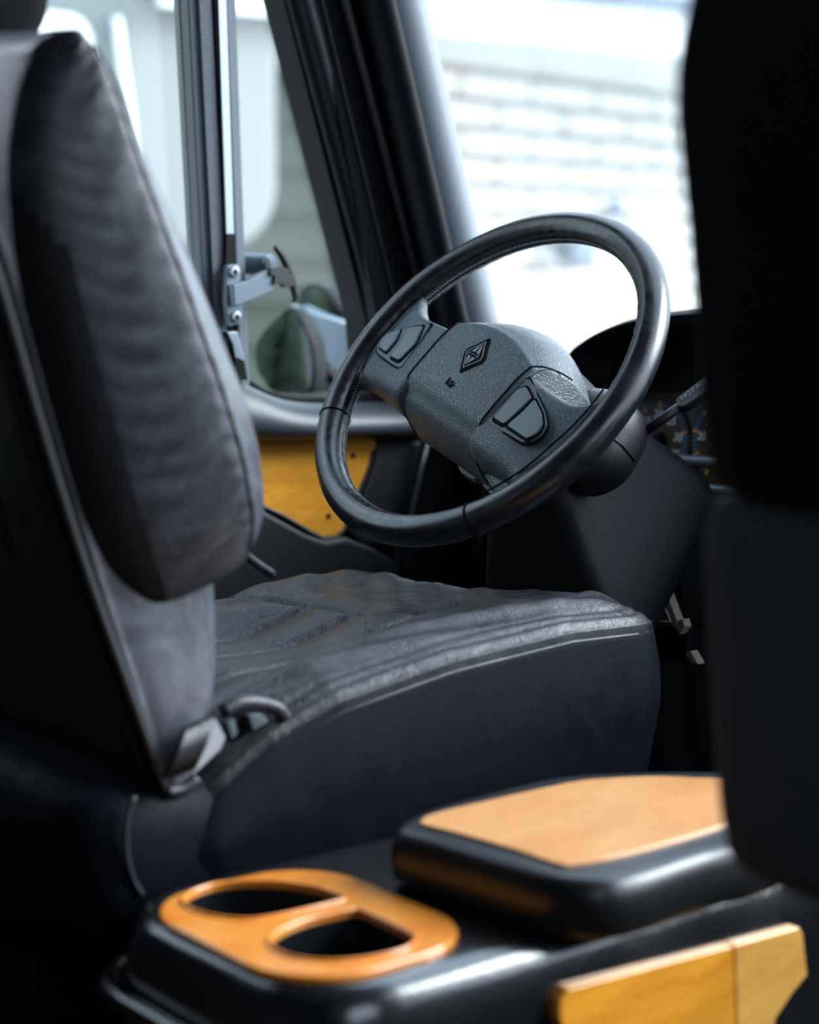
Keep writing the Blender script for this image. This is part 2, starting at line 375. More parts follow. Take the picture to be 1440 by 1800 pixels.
# ---- hedge behind the vehicle (what the door mirrors look back at)
M['leaf'] = plain('leaf_green', (.020, .030, .021), .7, bump=.8, scale=60, spec=.2)
random.seed(8)
for k, (hx, hy, hw, hh) in enumerate([(-3.2, -6.6, 2.15, 5.0), (-.95, -6.6, 2.15, 5.2), (-5.75, -6.6, 2.15, 4.6), (-2.1, -9.4, 2.6, 5.4)]):
    rt = empty('hedge_tree', (hx, hy, GZ)); tag(rt, 'dark green bushy tree behind the vehicle, '+['in the middle of the front row', 'nearest the vehicle side', 'furthest out in the front row', 'standing behind the others'][k], 'tree', 'trees behind the vehicle')
    vs = []; fs = []
    for iu in range(13):
        for iv in range(25):
            w_ = math.pi*iu/12; u = 2*math.pi*iv/24; rr = .86+.06*math.sin(5*u+3*w_+k); rr = rr*max(.01, math.sin(w_))**-.6 if 0 < iu < 12 else rr
            sw_ = max(0, math.sin(w_))**.4*.90; vs.append(Vector((hx+hw*.5*sw_*math.cos(u), hy+hw*.5*sw_*math.sin(u), GZ+hh*.52+hh*.44*math.cos(w_))))
    for iu in range(12):
        for iv in range(24): q = iu*25+iv; fs.append((q, q+1, q+26, q+25))
    for q in range(3200):
        u = random.uniform(0, 2*math.pi); w_ = math.acos(random.uniform(-1, 1)); rr = random.uniform(.84, 1.04)
        sw_ = max(0, math.sin(w_))**.4; p = Vector((hx+hw*.5*rr*sw_*math.cos(u), hy+hw*.5*rr*sw_*math.sin(u), GZ+hh*.52+hh*.46*rr*math.cos(w_)))
        a = Vector((random.uniform(-1, 1), random.uniform(-1, 1), random.uniform(-1, 1))).normalized()*.09; c_ = a.orthogonal().normalized()*.05
        kx = len(vs); vs += [p-a, p+c_, p+a, p-c_]; fs.append((kx, kx+1, kx+2, kx+3))
    wm('foliage', vs, fs, M['leaf'], rt, smooth=False)
    v, f = tube_data([(hx, hy, GZ), (hx+.05, hy, GZ+hh*.75)], lambda s: .12-.06*s, 8); wm('trunk', v, f, plain('bark', (.08, .06, .045), .9) if k == 0 else bpy.data.materials['bark'], rt)

# ---- dark shape of unknown kind, built as a fixture on the block wall
def onwall(x, y, off=0):
    v_ = ray(x, y); q = K+NB*off; return CAM+v_*((q-CAM).dot(NB)/v_.dot(NB))
la = empty('wall_fixture', onwall(1060, 410)); tag(la, 'small dark unidentified fixture on the white block wall, seen through the steering wheel', 'lamp')
v, f = prism_data([onwall(x, y, .03) for x, y in round_poly([(1074, 356), (1098, 352), (1104, 372), (1099, 392), (1082, 388)], 8)], -NB*.04); wm('wall_plate', v, f, M['steel'], la, bevel=.01)
v, f = tube_data(smooth_path([onwall(1088, 380, .02), onwall(1062, 398, .14), onwall(1036, 428, .2)]), .009, 8); wm('fixture_arm', v, f, M['white'], la)
v, f = prism_data([onwall(x, y, .2) for x, y in round_poly([(1006, 424), (1036, 422), (1050, 440), (1044, 472), (1028, 468), (1012, 454)], 12)], -NB*.12); wm('fixture_body', v, f, M['steel'], la, bevel=.02)

# ================================================================== THE CAB (structure)
XW = -1.05
def sbox(name, c, s, m, bev=0): v, f = box_data(c, s); o = wm(name, v, f, m, smooth=False, bevel=bev); tag(o, kind='structure'); return o
sbox('floor', (.1, .5, -.03), (2.5, 3.6, .06), M['carpet'])
sbox('ceiling', (.1, .14, 1.78), (2.5, 2.89, .06), M['cabwall'])
sbox('wall_left_header', (-1.09, .9, 1.63), (.08, 1.4, .26), M['cabwall'])
sbox('wall_rear', (.1, -1.32, .87), (2.5, .06, 1.8), M['cabwall'])
sbox('wall_left', (-1.13, -.55, .87), (.06, 1.5, 1.8), M['cabwall'])
# right side: solid below the passenger window, open window band above
sbox('wall_right', (1.36, -.6, .87), (.06, 1.5, 1.8), M['cabwall'])
sbox('wall_right_header', (1.36, 1.0, 1.62), (.06, 1.7, .32), M['cabwall'])
sbox('wall_right_lower', (1.36, 1.0, .38), (.06, 1.7, .86), M['cabwall'])
sbox('wall_front_lower', (.1, 2.0, .22), (2.4, .06, .56), M['dark'])

sbox('wall_front_kick', (-1.09, 1.86, .28), (.06, .34, .62), M['dark'])
# ---- side windows (two panes) and the divider between them
def lean(P, k): return P
w1 = empty('window_1', (-1.1, 1.1, .66)); tag(w1, kind='structure')
def sheet(pts, X, th): return prism_data([(X, p.y, p.z) for p in pts], (-th, 0, 0))
XG = -1.09
v, f = sheet([Vector((XG, .20, .62)), onx(338, 700, XG), onx(316, -700, XG), Vector((XG, .20, 1.68))], XG, .004); wm('pane', v, f, M['glass'], w1, smooth=False)
w2 = empty('window_2', (-1.1, 1.5, .66)); tag(w2, kind='structure')
v, f = sheet([onx(430, 712, XG), onx(735, 715, XG), onx(640, 540, XG), onx(350, -700, XG), onx(352, -700, XG)], XG, .004); wm('pane', v, f, M['glass'], w2, smooth=False)
# divider: list of (top-left px, top-right px at y=0; bottom px at y=680) bands with different depth
def band(name, x0, x1, xb0, xb1, X, th, m, parent, yb=690, yt=-480, bev=.002, rib=False):
    def px(xt, xb, y): return xt+(xb-xt)*(y-0)/690
    P4 = [onx(px(x0, xb0, yt), yt, X), onx(px(x1, xb1, yt), yt, X), onx(px(x1, xb1, yb), yb, X), onx(px(x0, xb0, yb), yb, X)]
    v, f = prism_data(P4, (-th, 0, 0))
    return wm(name, v, f, m, parent, smooth=False, bevel=bev)
dv = empty('window_divider', (-1.06, 1.39, .66)); tag(dv, kind='structure'); dv.name = 'trim_2'
band('glass_edge', 314, 330, 352, 372, -1.085, .012, plain('glass_edge_green', (.08, .11, .10), .3), dv, bev=0)
band('channel', 330, 398, 366, 428, -1.072, .03, M['rubber'], dv)
band('channel_lip', 331, 347, 366, 384, -1.055, .02, plain('channel_blue', (.035, .05, .065), .35), dv)
band('rubber_lip', 376, 383, 409, 415, -1.045, .02, M['rubber'], dv)
band('rubber_lip', 398, 415, 424, 440, -1.05, .03, M['ribbed'], dv)
# ribbed pile strip: stacked small ribs in one mesh
ds = []
for k in range(235):
    y = -460+k*4.9
    xa = 350+(y/690)*35; xb = 372+(y/690)*35
    ya = y; yb = y+3.3
    P4 = [onx(xa, ya, -1.048), onx(xb, ya+1.5, -1.048), onx(xb, yb+1.5, -1.048), onx(xa, yb, -1.048)]
    ds.append(prism_data(P4, (-.02, 0, 0)))
v, f = join(*ds); wm('ribbed_strip', v, f, M['ribbed'], dv, smooth=False, bevel=.0006)
v, f = prism_data([onx(*p, -1.042) for p in ((367, -480), (382, -480), (412, 412), (398, 412))], (-.012, 0, 0)); wm('metal_channel', v, f, M['alu'], dv, smooth=False, bevel=.001)
v, f = prism_data([onx(*p, -1.042) for p in ((398, 412), (412, 412), (417, 470), (396, 470))], (-.02, 0, 0)); wm('channel_foot', v, f, M['rubber'], dv, smooth=False, bevel=.001)
v, f = prism_data([onx(*p, -1.040) for p in ((399, 583), (418, 583), (431, 634), (416, 640), (410, 606))], (-.01, 0, 0)); wm('bright_bracket', v, f, M['alu'], dv, smooth=False, bevel=.001)
v, f = prism_data([onx(*p, -1.038) for p in ((412, 640), (418, 628), (430, 634), (436, 668), (410, 668))], (-.015, 0, 0)); wm('rubber_foot', v, f, M['rubber'], dv, smooth=False, bevel=.001)

# ---- door: inner panel, padded ledge, wood inlay
dr = empty('door_1', (XW, 1.2, 0)); tag(dr, kind='structure')
v, f = prism_data([Vector((-1.06, .20, 0)), Vector((-1.06, 1.70, 0)), onx(705, 1020, -1.06), onx(760, 740, -1.06), onx(735, 716, -1.06), onx(505, 716, -1.06), onx(450, 690, -1.06), Vector((-1.06, 1.35, .68)), Vector((-1.06, .20, .68))], (-.06, 0, 0))
wm('inner_panel', v, f, M['doorvinyl'], dr, smooth=False, bevel=.004)
# ledge: lofted rounded pad along y with height varying
path = [(.20, .685, .60), (1.2, .690, .60), (1.36, .688, .60), (1.40, .684, .598), (1.43, .672, .596), (1.46, .657, .594), (1.50, .646, .592), (1.56, .642, .590), (1.66, .640, .586), (1.735, .637, .583)]
secs = []
for (yy, zt, zl) in path:
    h_ = zt-zl
    pr_ = [(-1.10, zl), (-1.045, zl), (-1.02, zl+.006), (-1.008, zl+h_*.25), (-1.006, zl+h_*.5), (-1.018, zl+h_*.78), (-1.04, zl+h_*.95), (-1.06, zt), (-1.10, zt)]
    secs.append([(x, yy, z) for x, z in pr_])
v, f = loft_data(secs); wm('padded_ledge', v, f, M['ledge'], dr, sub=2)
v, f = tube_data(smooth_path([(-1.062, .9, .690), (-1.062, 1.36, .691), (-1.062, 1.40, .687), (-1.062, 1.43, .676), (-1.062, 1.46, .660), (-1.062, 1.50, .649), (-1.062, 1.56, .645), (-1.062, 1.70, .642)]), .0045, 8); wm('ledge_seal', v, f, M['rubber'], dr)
wp = [(300, 770), (655, 770), (664, 779), (660, 800), (648, 822), (632, 860), (618, 900), (604, 930), (590, 942), (568, 943), (545, 932), (500, 906), (455, 885), (400, 862), (300, 850)]
XP = -1.052
v, f = prism_data([onx(x, y, XP) for x, y in wp], (-.02, 0, 0)); wm('wood_inlay', v, f, M['wood'], dr, smooth=False, bevel=.0015)
v, f = tube_data(smooth_path([onx(x, y, XP) for x, y in ((655, 790), (648, 822), (632, 862), (618, 902), (604, 932), (588, 944), (568, 945), (545, 934), (500, 908), (455, 887), (400, 864), (340, 850))], 4), .0022, 8); wm('inlay_edge', v, f, M['ledge'], dr)
for (x, y) in ((621, 801), (578, 907)):
    v, f = tube_data([onx(x, y, XP+.002), onx(x, y, XP-.004)], .0035, 12); wm('inlay_screw', v, f, M['rubber'], dr)
# lower door moulding, curved panel right of the inlay
v, f = prism_data([onx(x, y, -1.045) for x, y in ((668, 775), (745, 775), (712, 960), (640, 960), (612, 935), (640, 862), (655, 822))], (-.03, 0, 0)); wm('curved_moulding', v, f, M['doorvinyl'], dr, smooth=False, bevel=.006)
v, f = prism_data([onx(x, y, -1.03) for x, y in ((340, 855), (455, 893), (540, 940), (575, 952), (610, 945), (660, 965), (700, 990), (695, 1100), (340, 1100))], (-.03, 0, 0)); wm('map_pocket', v, f, M['doorvinyl'], dr, smooth=False, bevel=.006)
v, f = tube_data([onx(752, 765, -1.03), onx(735, 840, -1.03), onx(718, 920, -1.03), onx(706, 1030, -1.03)], .006, 10); wm('door_edge_trim', v, f, M['pillar'], dr)
v, f = tube_data(smooth_path([onx(428, 972, -.98), onx(450, 990, -.98), onx(480, 1010, -.98)]), .006, 8); wm('pull_handle', v, f, M['ledge'], dr)

# ---- front pillar with its seals and ridges
ap = empty('front_pillar', (-1.0, 1.75, .66)); tag(ap, kind='structure'); ap.name = 'trim_3'
def strip(name, pts, X, th, m, bev=.003):
    v, f = prism_data([onx(x, y, X) for x, y in pts], (-th, 0, 0)); return wm(name, v, f, m, ap, smooth=False, bevel=bev)
strip('outer_seal', [(378, -480), (415, -480), (522, -60), (690, 600), (690, 730), (655, 720), (643, 560)], -1.07, .05, M['rubber'])
def leanr(name, xt, xb, r, X, m, yb=640, flat=1.0):
    P = [onx(xt+(xb-xt)*(y)/555, y, X) for y in (-480, -70, 100, 250, 400, 555, yb)]
    v, f = tube_data(P, r, 16, up=(1, 0, 0), flat=flat); return wm(name, v, f, m, ap)
leanr('seal_bead', 520, 668, .012, -1.06, M['rubber'])
leanr('seal_bead', 541, 690, .010, -1.055, plain('seal_grey', (.03, .036, .045), .45))
strip('pillar_base', [(461, -480), (622, -480), (700, -60), (800, 480), (800, 640), (700, 740)], -1.045, .05, M['rubber'])
leanr('thin_ridge', 566, 700, .003, -1.043, M['plastic'])
leanr('thick_ridge', 607, 752, .0065, -1.035, plain('ridge_grey', (.04, .05, .065), .4))
leanr('pillar_cover', 693, 822, .046, -1.02, plain('pillar_grey', (.16, .18, .21), .42, bump=.3, scale=800), yb=680, flat=.85)
leanr('pillar_cheek', 664, 792, .030, -.99, M['rubber'], yb=700, flat=.6)
# windscreen
ws = empty('window_3', (0, 1.95, .75)); tag(ws, kind='structure')
v, f = prism_data([(-1.05, 2.02, .60), (1.2, 2.02, .60), (1.2, 1.56, 1.75), (-1.05, 1.56, 1.75)], (0, .004, .002)); wm('pane', v, f, M['wind'], ws, smooth=False)

# ---- clip bracket bolted to the divider
hb = empty('clip_bracket', onx(405, 520, -1.03)); tag(hb, 'grey arm bolted to the window divider holding a black curved clip', 'bracket')
XB = -1.03
v, f = prism_data([onx(x, y, XB) for x, y in round_poly([(400, 466), (421, 464), (424, 498), (428, 534), (424, 568), (403, 574), (398, 530)], 3)], (-.01, 0, 0)); wm('mounting_plate', v, f, M['steel'], hb, smooth=False, bevel=.001)
for (x, y) in ((411, 478), (414, 557)):
    p = onx(x, y, XB); v, f = tube_data([p, p+Vector((.004, 0, 0))], .0072, 20); s_ = wm('bolt', v, f, M['screw'], hb, bevel=.0006)
    v, f = tube_data([p+Vector((.0035, 0, 0)), p+Vector((.0046, 0, 0))], .0034, 6); wm('bolt_socket', v, f, M['rubber'], s_, smooth=False)
v, f = prism_data([onx(x, y, XB) for x, y in ((401, 500), (424, 494), (466, 472), (478, 490), (470, 512), (424, 532), (404, 538))], (.012, 0, 0)); wm('arm', v, f, M['steel'], hb, smooth=False, bevel=.0015)
p = onx(452, 466, XB-.02); v, f = tube_data([p+Vector((-.03, 0, 0)), p+Vector((.012, .012, -.002))], .0165, 28); kb = wm('knob', v, f, M['steel'], hb, bevel=.002)
p = onx(462, 472, XB-.008); v, f = tube_data([p, p+Vector((.006, .006, 0))], .0115, 24); wm('knob_cap', v, f, M['ledge'], kb, bevel=.001)
for nm, pts in (('clamp_jaw', [(466, 472), (484, 468), (500, 474), (500, 484), (480, 486), (466, 484)]), ('clamp_jaw', [(474, 484), (508, 482), (510, 502), (492, 506), (488, 498), (472, 500)])):
    v, f = prism_data([onx(x, y, XB+.004) for x, y in pts], (.012, 0, 0)); wm(nm, v, f, M['plastic'], hb, smooth=False, bevel=.001)
v, f = tube_data(smooth_path([onx(x, y, XB+.006) for x, y in ((483, 434), (490, 442), (500, 458), (510, 484), (516, 508), (519, 524), (515, 531))], 5), lambda s: .0032+.002*math.sin(math.pi*min(1, s*1.05)), 10); wm('curved_clip', v, f, M['plastic'], hb)

# ---- door mirrors outside the small window (they look back at the hedge)
def door_mirror(name, label, pts, D, nrm, shell):
    c0 = at(sum(p[0] for p in pts)/len(pts), sum(p[1] for p in pts)/len(pts), D); nrm = Vector(nrm).normalized()
    def onp(x, y, off=0):
        v_ = ray(x, y); q = c0+nrm*off; return CAM+v_*((q-CAM).dot(nrm)/v_.dot(nrm))
    r0 = empty(name, c0); tag(r0, label, 'mirror')
    P = round_poly(pts, 14, 4); cx = sum(p[0] for p in P)/len(P); cy = sum(p[1] for p in P)/len(P)
    v, f = prism_data([onp(x, y) for x, y in P], -nrm*.05); wm('housing', v, f, shell, r0, bevel=.012)
    v, f = prism_data([onp(cx+(x-cx)*.93, cy+(y-cy)*.93, .003) for x, y in P], -nrm*.004)
    # slightly convex: dome the front by a fan of rings
    vs = []; fs = []; n = len(P); RG = 6
    for k in range(1, RG+1):
        s = k/RG
        for x, y in P: vs.append(onp(cx+(x-cx)*.93*s, cy+(y-cy)*.93*s, .003+.0015*(1-s*s)))
    vs.append(onp(cx, cy, .0045)); c_ = len(vs)-1
    for j in range(n): fs.append((c_, j, (j+1) % n))
    for k in range(RG-1):
        for j in range(n): a = k*n+j; b_ = k*n+(j+1) % n; fs.append((a, a+n, b_+n, b_))
    wm('mirror_glass', vs, fs, M['mirror'], r0)
    return r0, onp
DN = (.42, -.86, .05)
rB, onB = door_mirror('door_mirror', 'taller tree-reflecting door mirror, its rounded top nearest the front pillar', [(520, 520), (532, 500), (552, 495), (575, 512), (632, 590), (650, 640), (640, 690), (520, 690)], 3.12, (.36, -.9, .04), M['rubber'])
rA, onA = door_mirror('door_mirror', 'teardrop shaped door mirror hanging just below the clip bracket', [(508, 534), (530, 560), (547, 600), (553, 650), (548, 695), (474, 692), (446, 650), (444, 606), (462, 578)], 2.98, DN, M['rubber'])
def onA2(x, y, off):
    return onA(x, y, off)
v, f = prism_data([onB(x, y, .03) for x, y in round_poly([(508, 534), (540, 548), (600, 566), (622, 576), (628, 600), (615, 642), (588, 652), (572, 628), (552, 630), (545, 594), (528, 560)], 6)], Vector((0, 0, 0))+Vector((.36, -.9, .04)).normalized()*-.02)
wm('mirror_reflection_band', v, f, plain('reflection_blue_grey', (.30, .36, .42), .5), rB, smooth=False, bevel=.004)  # solid pale plate imitating the vehicle side reflected in the mirror
ma_ = wm('mirror_arm', *tube_data(smooth_path([rA.location+Vector((0, .06, -.02)), rA.location+Vector((.05, .12, -.12)), (-1.15, 1.62, .50)]), .012, 10), M['rubber'], rA)
wm('mirror_arm', *tube_data(smooth_path([rB.location+Vector((0, .06, -.02)), rB.location+Vector((.05, .08, -.16)), (-1.15, 1.70, .50)]), .012, 10), M['rubber'], rB)

# ================================================================== DASHBOARD
da = empty('dashboard', (-.3, 1.9, 0)); tag(da, 'black dashboard with hooded instrument cluster behind the steering wheel', 'dashboard')
v, f = box_data((-.02, 1.93, .30), (2.2, .14, .62)); wm('lower_dash', v, f, M['dash'], da, smooth=False, bevel=.02)
# cluster hood: an arch swept in y, top outline seen on y=1.72
hood_px = [(955, 700), (985, 650), (1000, 622), (1022, 602), (1050, 585), (1085, 570), (1120, 560), (1170, 552), (1230, 547), (1300, 547), (1420, 560), (1540, 600)]
YH = 1.74
hp = smooth_path([ony(x, y, YH) for x, y in hood_px], 4)
secs = []
for p in hp:
    c_ = Vector((-.50, 0, .60)); dn = Vector((c_.x-p.x, 0, c_.z-p.z)).normalized()
    secs.append([p+dn*.010, p+Vector((0, -.004, 0))+dn*.003, p, p+Vector((0, .02, 0))-dn*.004, p+Vector((0, .22, 0))-dn*.012, p+Vector((0, .22, 0))+dn*.04, p+Vector((0, .10, 0))+dn*.028])
v, f = loft_data(secs); wm('cluster_hood', v, f, M['dash'], da, autosm=50)
# recess face behind the hood
YC = 1.86
v, f = prism_data([Vector((-.86, YC, .50)), Vector((-.10, YC, .50)), Vector((-.10, YC, .765)), Vector((-.70, YC, .765)), Vector((-.86, YC, .70))], (0, .1, 0)); wm('cluster_surround', v, f, M['dash'], da, smooth=False)
cl = empty('cl', (0, 0, 0))
bpy.data.objects.remove(cl)
def disc(c, r, y0, th, n=48): return prism_data([(c.x+r*math.cos(2*math.pi*k/n), y0, c.z+r*math.sin(2*math.pi*k/n)) for k in range(n)], (0, th, 0))
GC = ony(1160, 772, YC-.012)
v, f = prism_data([ony(x, y, YC-.008) for x, y in round_poly([(1090, 690), (1300, 690), (1300, 806), (1090, 806)], 10)], (0, .01, 0))
panel = wm('cluster_face', v, f, plain('cluster_face', (.018, .026, .028), .4), da, smooth=False)
M['blue'] = plain('tick_blue', (.02, .16, .42), .5); M['amber'] = plain('tick_amber', (.75, .36, .02), .5); M['red'] = plain('mark_red', (.7, .05, .03), .5); M['numw'] = plain('numeral_white', (.62, .68, .72), .5)
R0 = .0435
def gauge(name, C_, R0, nums, a0, a1, nt_, redfrom=2):
    g = wm(name, *disc(C_, R0*1.22, YC-.012, .004), plain(name+'_black', (.012, .018, .02), .35), da, smooth=False, bevel=.0005)
    db = []; dam = []; dred = []
    for k in range(nt_+1):
        a = math.radians(a0+(a1-a0)*k/nt_); big = k % 5 == 0
        d1 = Vector((math.cos(a), 0, math.sin(a))); tg = Vector((-d1.z, 0, d1.x)); w = .0013 if not big else .0018; r1, r2 = (R0*.97, R0*1.1) if not big else (R0*.95, R0*1.13)
        c2 = Vector((C_.x, YC-.0128, C_.z))
        d = prism_data([c2+d1*r1-tg*w, c2+d1*r1+tg*w, c2+d1*r2+tg*w, c2+d1*r2-tg*w], (0, .0006, 0))
        if big: dam.append(d)
        else: db.append(d)
    for d in db: wm('minor_tick', *d, M['blue'], g, smooth=False)
    for d in dam: wm('major_tick', *d, M['amber'], g, smooth=False)
    for txt, ang in nums:
        a = math.radians(ang); text('numeral', txt, .0155, M['numw'], g, Matrix.Translation((C_.x+R0*.76*math.cos(a), YC-.0135, C_.z+R0*.76*math.sin(a))) @ Matrix.Rotation(math.pi/2, 4, 'X'), .25, .0003, 'CENTER', .0003)
    v, f = disc(Vector((C_.x, 0, C_.z)), R0*.2, YC-.02, .008, 24); wm('needle_hub', v, f, M['rubber'], g, bevel=.001)
    a = math.radians(228); d1 = Vector((math.cos(a), 0, math.sin(a))); tg = Vector((-d1.z, 0, d1.x)); c2 = Vector((C_.x, YC-.017, C_.z))
    wm('needle', *prism_data([c2-d1*.006-tg*.0012, c2-d1*.006+tg*.0012, c2+d1*R0*.85], (0, .001, 0)), M['red'] if False else M['rubber'], g, smooth=False)
    return g
gauge('tachometer', GC, R0, [('5', 222), ('10', 178), ('15', 138), ('20', 95), ('25', 50), ('30', 8), ('35', -32)], 240, -60, 40)
G2 = ony(1268, 778, YC-.012)
gauge('speedometer', G2, R0, [('20', 170), ('40', 110), ('60', 60), ('80', 0)], 240, -60, 40)
G3 = ony(1232, 812, YC-.012)
v, f = prism_data([ony(x, y, YC-.010) for x, y in ((1226, 796), (1246, 786), (1250, 790), (1232, 800))], (0, .002, 0)); wm('red_mark', v, f, M['red'], da, smooth=False)
v, f = tube_data(smooth_path([ony(1150, 812, YC-.02), ony(1180, 806, YC-.02), ony(1215, 808, YC-.02), ony(1290, 812, YC-.02)]), .007, 10, flat=.8); wm('silver_trim', v, f, M['steel'], da)
v, f = tube_data(smooth_path([ony(1150, 862, 1.84), ony(1200, 856, 1.84), ony(1290, 860, 1.84)]), .006, 10); wm('silver_trim', v, f, M['steel'], da)
v, f = prism_data([ony(x, y, 1.85) for x, y in ((1120, 812), (1330, 812), (1330, 1100), (1120, 1100))], (0, .1, 0)); wm('knee_panel', v, f, M['dash'], da, smooth=False, bevel=.004)
v, f = prism_data([ony(x, y, 1.80) for x, y in round_poly([(1252, 920), (1300, 900), (1300, 1080), (1246, 1072), (1236, 1010)], 14)], (0, .06, 0)); wm('side_pod', v, f, M['dash'], da, smooth=False, bevel=.008)
# end of the dash with wood vent surround and vent
YV = 1.79
v, f = prism_data([ony(x, y, YV+.012) for x, y in ((738, 770), (760, 700), (960, 700), (1010, 1050), (700, 1050))], (0, .12, 0)); wm('end_panel', v, f, M['dash'], da, smooth=False, bevel=.006)
v, f = prism_data([ony(x, y, YV) for x, y in round_poly([(772, 770), (905, 790), (890, 905), (752, 908), (756, 850)], 5)], (0, .015, 0)); vs_ = wm('vent_surround', v, f, M['wooddark'], da, smooth=False, bevel=.002)
v, f = prism_data([ony(x, y, YV-.006) for x, y in round_poly([(788, 792), (872, 800), (852, 892), (778, 894), (774, 880), (780, 830)], 5)], (0, .01, 0)); vt = wm('vent_grille', v, f, M['plastic'], vs_, smooth=False, bevel=.002)
for k in range(7):
    x = 792+k*9
    v, f = prism_data([ony(*q, YV-.010) for q in ((x, 800), (x+3, 800), (x-2, 886), (x-5, 886))], (0, .004, 0)); wm('vane', v, f, M['rubber'], vs_, smooth=False)
v, f = tube_data([ony(738, 775, YV-.03), ony(720, 880, YV-.03), ony(704, 1035, YV-.03)], .007, 10); wm('edge_bead', v, f, M['plastic'], da)
v, f = tube_data([ony(850, 900, YV-.02), ony(836, 980, YV-.02), ony(826, 1040, YV-.02)], .005, 10); wm('edge_bead', v, f, M['plastic'], da)
# rocker switch panel under the wheel
YS = 1.745
v, f = prism_data([ony(x, y, YS) for x, y in round_poly([(886, 930), (985, 930), (985, 1042), (872, 1036)], 8)], (0, .05, 0)); spn = wm('switch_panel', v, f, M['plastic'], da, smooth=False, bevel=.003)
for k, (pts, mm) in enumerate([([(897, 942), (918, 946), (912, 1010), (888, 1006)], M['rubber']), ([(922, 955), (940, 960), (930, 1004), (915, 1002)], M['teal']), ([(944, 972), (962, 982), (956, 1008), (940, 1004)], M['teal']), ([(966, 984), (978, 988), (974, 1012), (962, 1010)], M['rubber'])]):
    v, f = prism_data([ony(x, y, YS-.004) for x, y in round_poly(pts, 3)], (0, .004, 0)); wm('rocker_switch', v, f, mm, spn, smooth=False, bevel=.001)
v, f = prism_data([ony(x, y, YS-.003) for x, y in ((885, 1016), (976, 1022), (974, 1028), (884, 1022))], (0, .003, 0)); wm('label_strip', v, f, M['steel'], spn, smooth=False)

# pedals and wiring clutter under the column
pb = empty('pedal_bracket', (-.55, 1.7, .35)); tag(pb, 'dim tan folded bracket and strap under the steering column', 'bracket')
for nm, pts, Y, mm in (('strap', [(1160, 1046), (1172, 1042), (1190, 1090), (1184, 1100)], 1.66, M['paper']), ('fold', [(1184, 1098), (1200, 1088), (1204, 1102), (1194, 1116)], 1.65, M['paper']),
        ('tab', [(1204, 1148), (1214, 1144), (1228, 1168), (1216, 1166)], 1.64, M['paper']), ('cross_strap', [(1148, 1092), (1184, 1094), (1184, 1098), (1148, 1096)], 1.67, M['paper']),
        ('shade', [(1146, 1062), (1160, 1048), (1182, 1100), (1150, 1104)], 1.68, M['steel']), ('lower_plate', [(1150, 1100), (1210, 1100), (1206, 1160), (1152, 1166)], 1.69, M['rubber'])):
    v, f = prism_data([ony(x, y, Y) for x, y in pts], (0, .012, 0)); wm(nm, v, f, mm, pb, smooth=False, bevel=.001)
v, f = tube_data([Vector((-.70, 1.84, .44)), Vector((-.70, 1.78, .30)), Vector((-.70, 1.72, .20))], .01, 8); wm('pedal_arm', v, f, M['rubber'], pb)
v, f = box_data((-.70, 1.71, .17), (.09, .02, .07)); wm('pedal_pad', v, f, M['rubber'], pb, bevel=.004)

# ================================================================== STEERING WHEEL
n_ = Vector((0.0686308, -0.76227619, 0.643603)).normalized()
a_ = Vector((0.99597141, 0.08967132, 0)); a_ = (a_-n_*a_.dot(n_)).normalized(); b_ = n_.cross(a_)
ph = math.radians(-20)
WA = a_*math.cos(ph)+b_*math.sin(ph); WB = -a_*math.sin(ph)+b_*math.cos(ph)
WC = Vector((-0.56902352, 1.41909642, 0.71079055))
WM = Matrix(((WA.x, WB.x, n_.x, WC.x), (WA.y, WB.y, n_.y, WC.y), (WA.z, WB.z, n_.z, WC.z), (0, 0, 0, 1)))
sw = empty('steering_wheel', mat=WM); tag(sw, 'black leather two-spoke steering wheel with diamond emblem on its hub', 'steering wheel')
def UV(x, y, w):
    v_ = ray(x, y); k = (WC+n_*w-CAM).dot(n_)/v_.dot(n_); P = CAM+v_*k-WC; return (P.dot(WA), P.dot(WB))
RM, rm = .2105, .0172
# rim: slightly finger-notched tube
vs = []; fs = []; N1, N2 = 288, 24
for i in range(N1):
    T = 2*math.pi*i/N1
    for j in range(N2):
        s = 2*math.pi*j/N2; r1 = rm*(1+.05*math.exp(-((math.degrees(T)-180+12)/10)**2)+.05*math.exp(-((math.degrees(T)-348)/10)**2))
        if math.cos(s) < -.5: r1 *= 1+.012*math.sin(T*70)      # leather drawn in by the seam on the inside
        vs.append(((RM+r1*math.cos(s))*math.cos(T), (RM+r1*math.cos(s))*math.sin(T), r1*math.sin(s)*1.06))
        fs.append((i*N2+j, i*N2+(j+1) % N2, ((i+1) % N1)*N2+(j+1) % N2, ((i+1) % N1)*N2+j))
rim = mk('rim', vs, fs, M['wheel'], sw)
def ringcut(T, name='cross_seam'):
    d1 = Vector((math.cos(T), math.sin(T), 0)); pts = [d1*(RM+(rm+.0004)*math.cos(s))+Vector((0, 0, (rm+.0004)*1.06*math.sin(s))) for s in [2*math.pi*k/28 for k in range(28)]]
    v, f = tube_data(pts, .0011, 6, closed=True); mk(name, v, f, M['groove'], rim)
for px_, py_ in ((832, 915), (585, 735)):
    u_, v_ = UV(px_, py_, 0); ringcut(math.atan2(v_, u_))
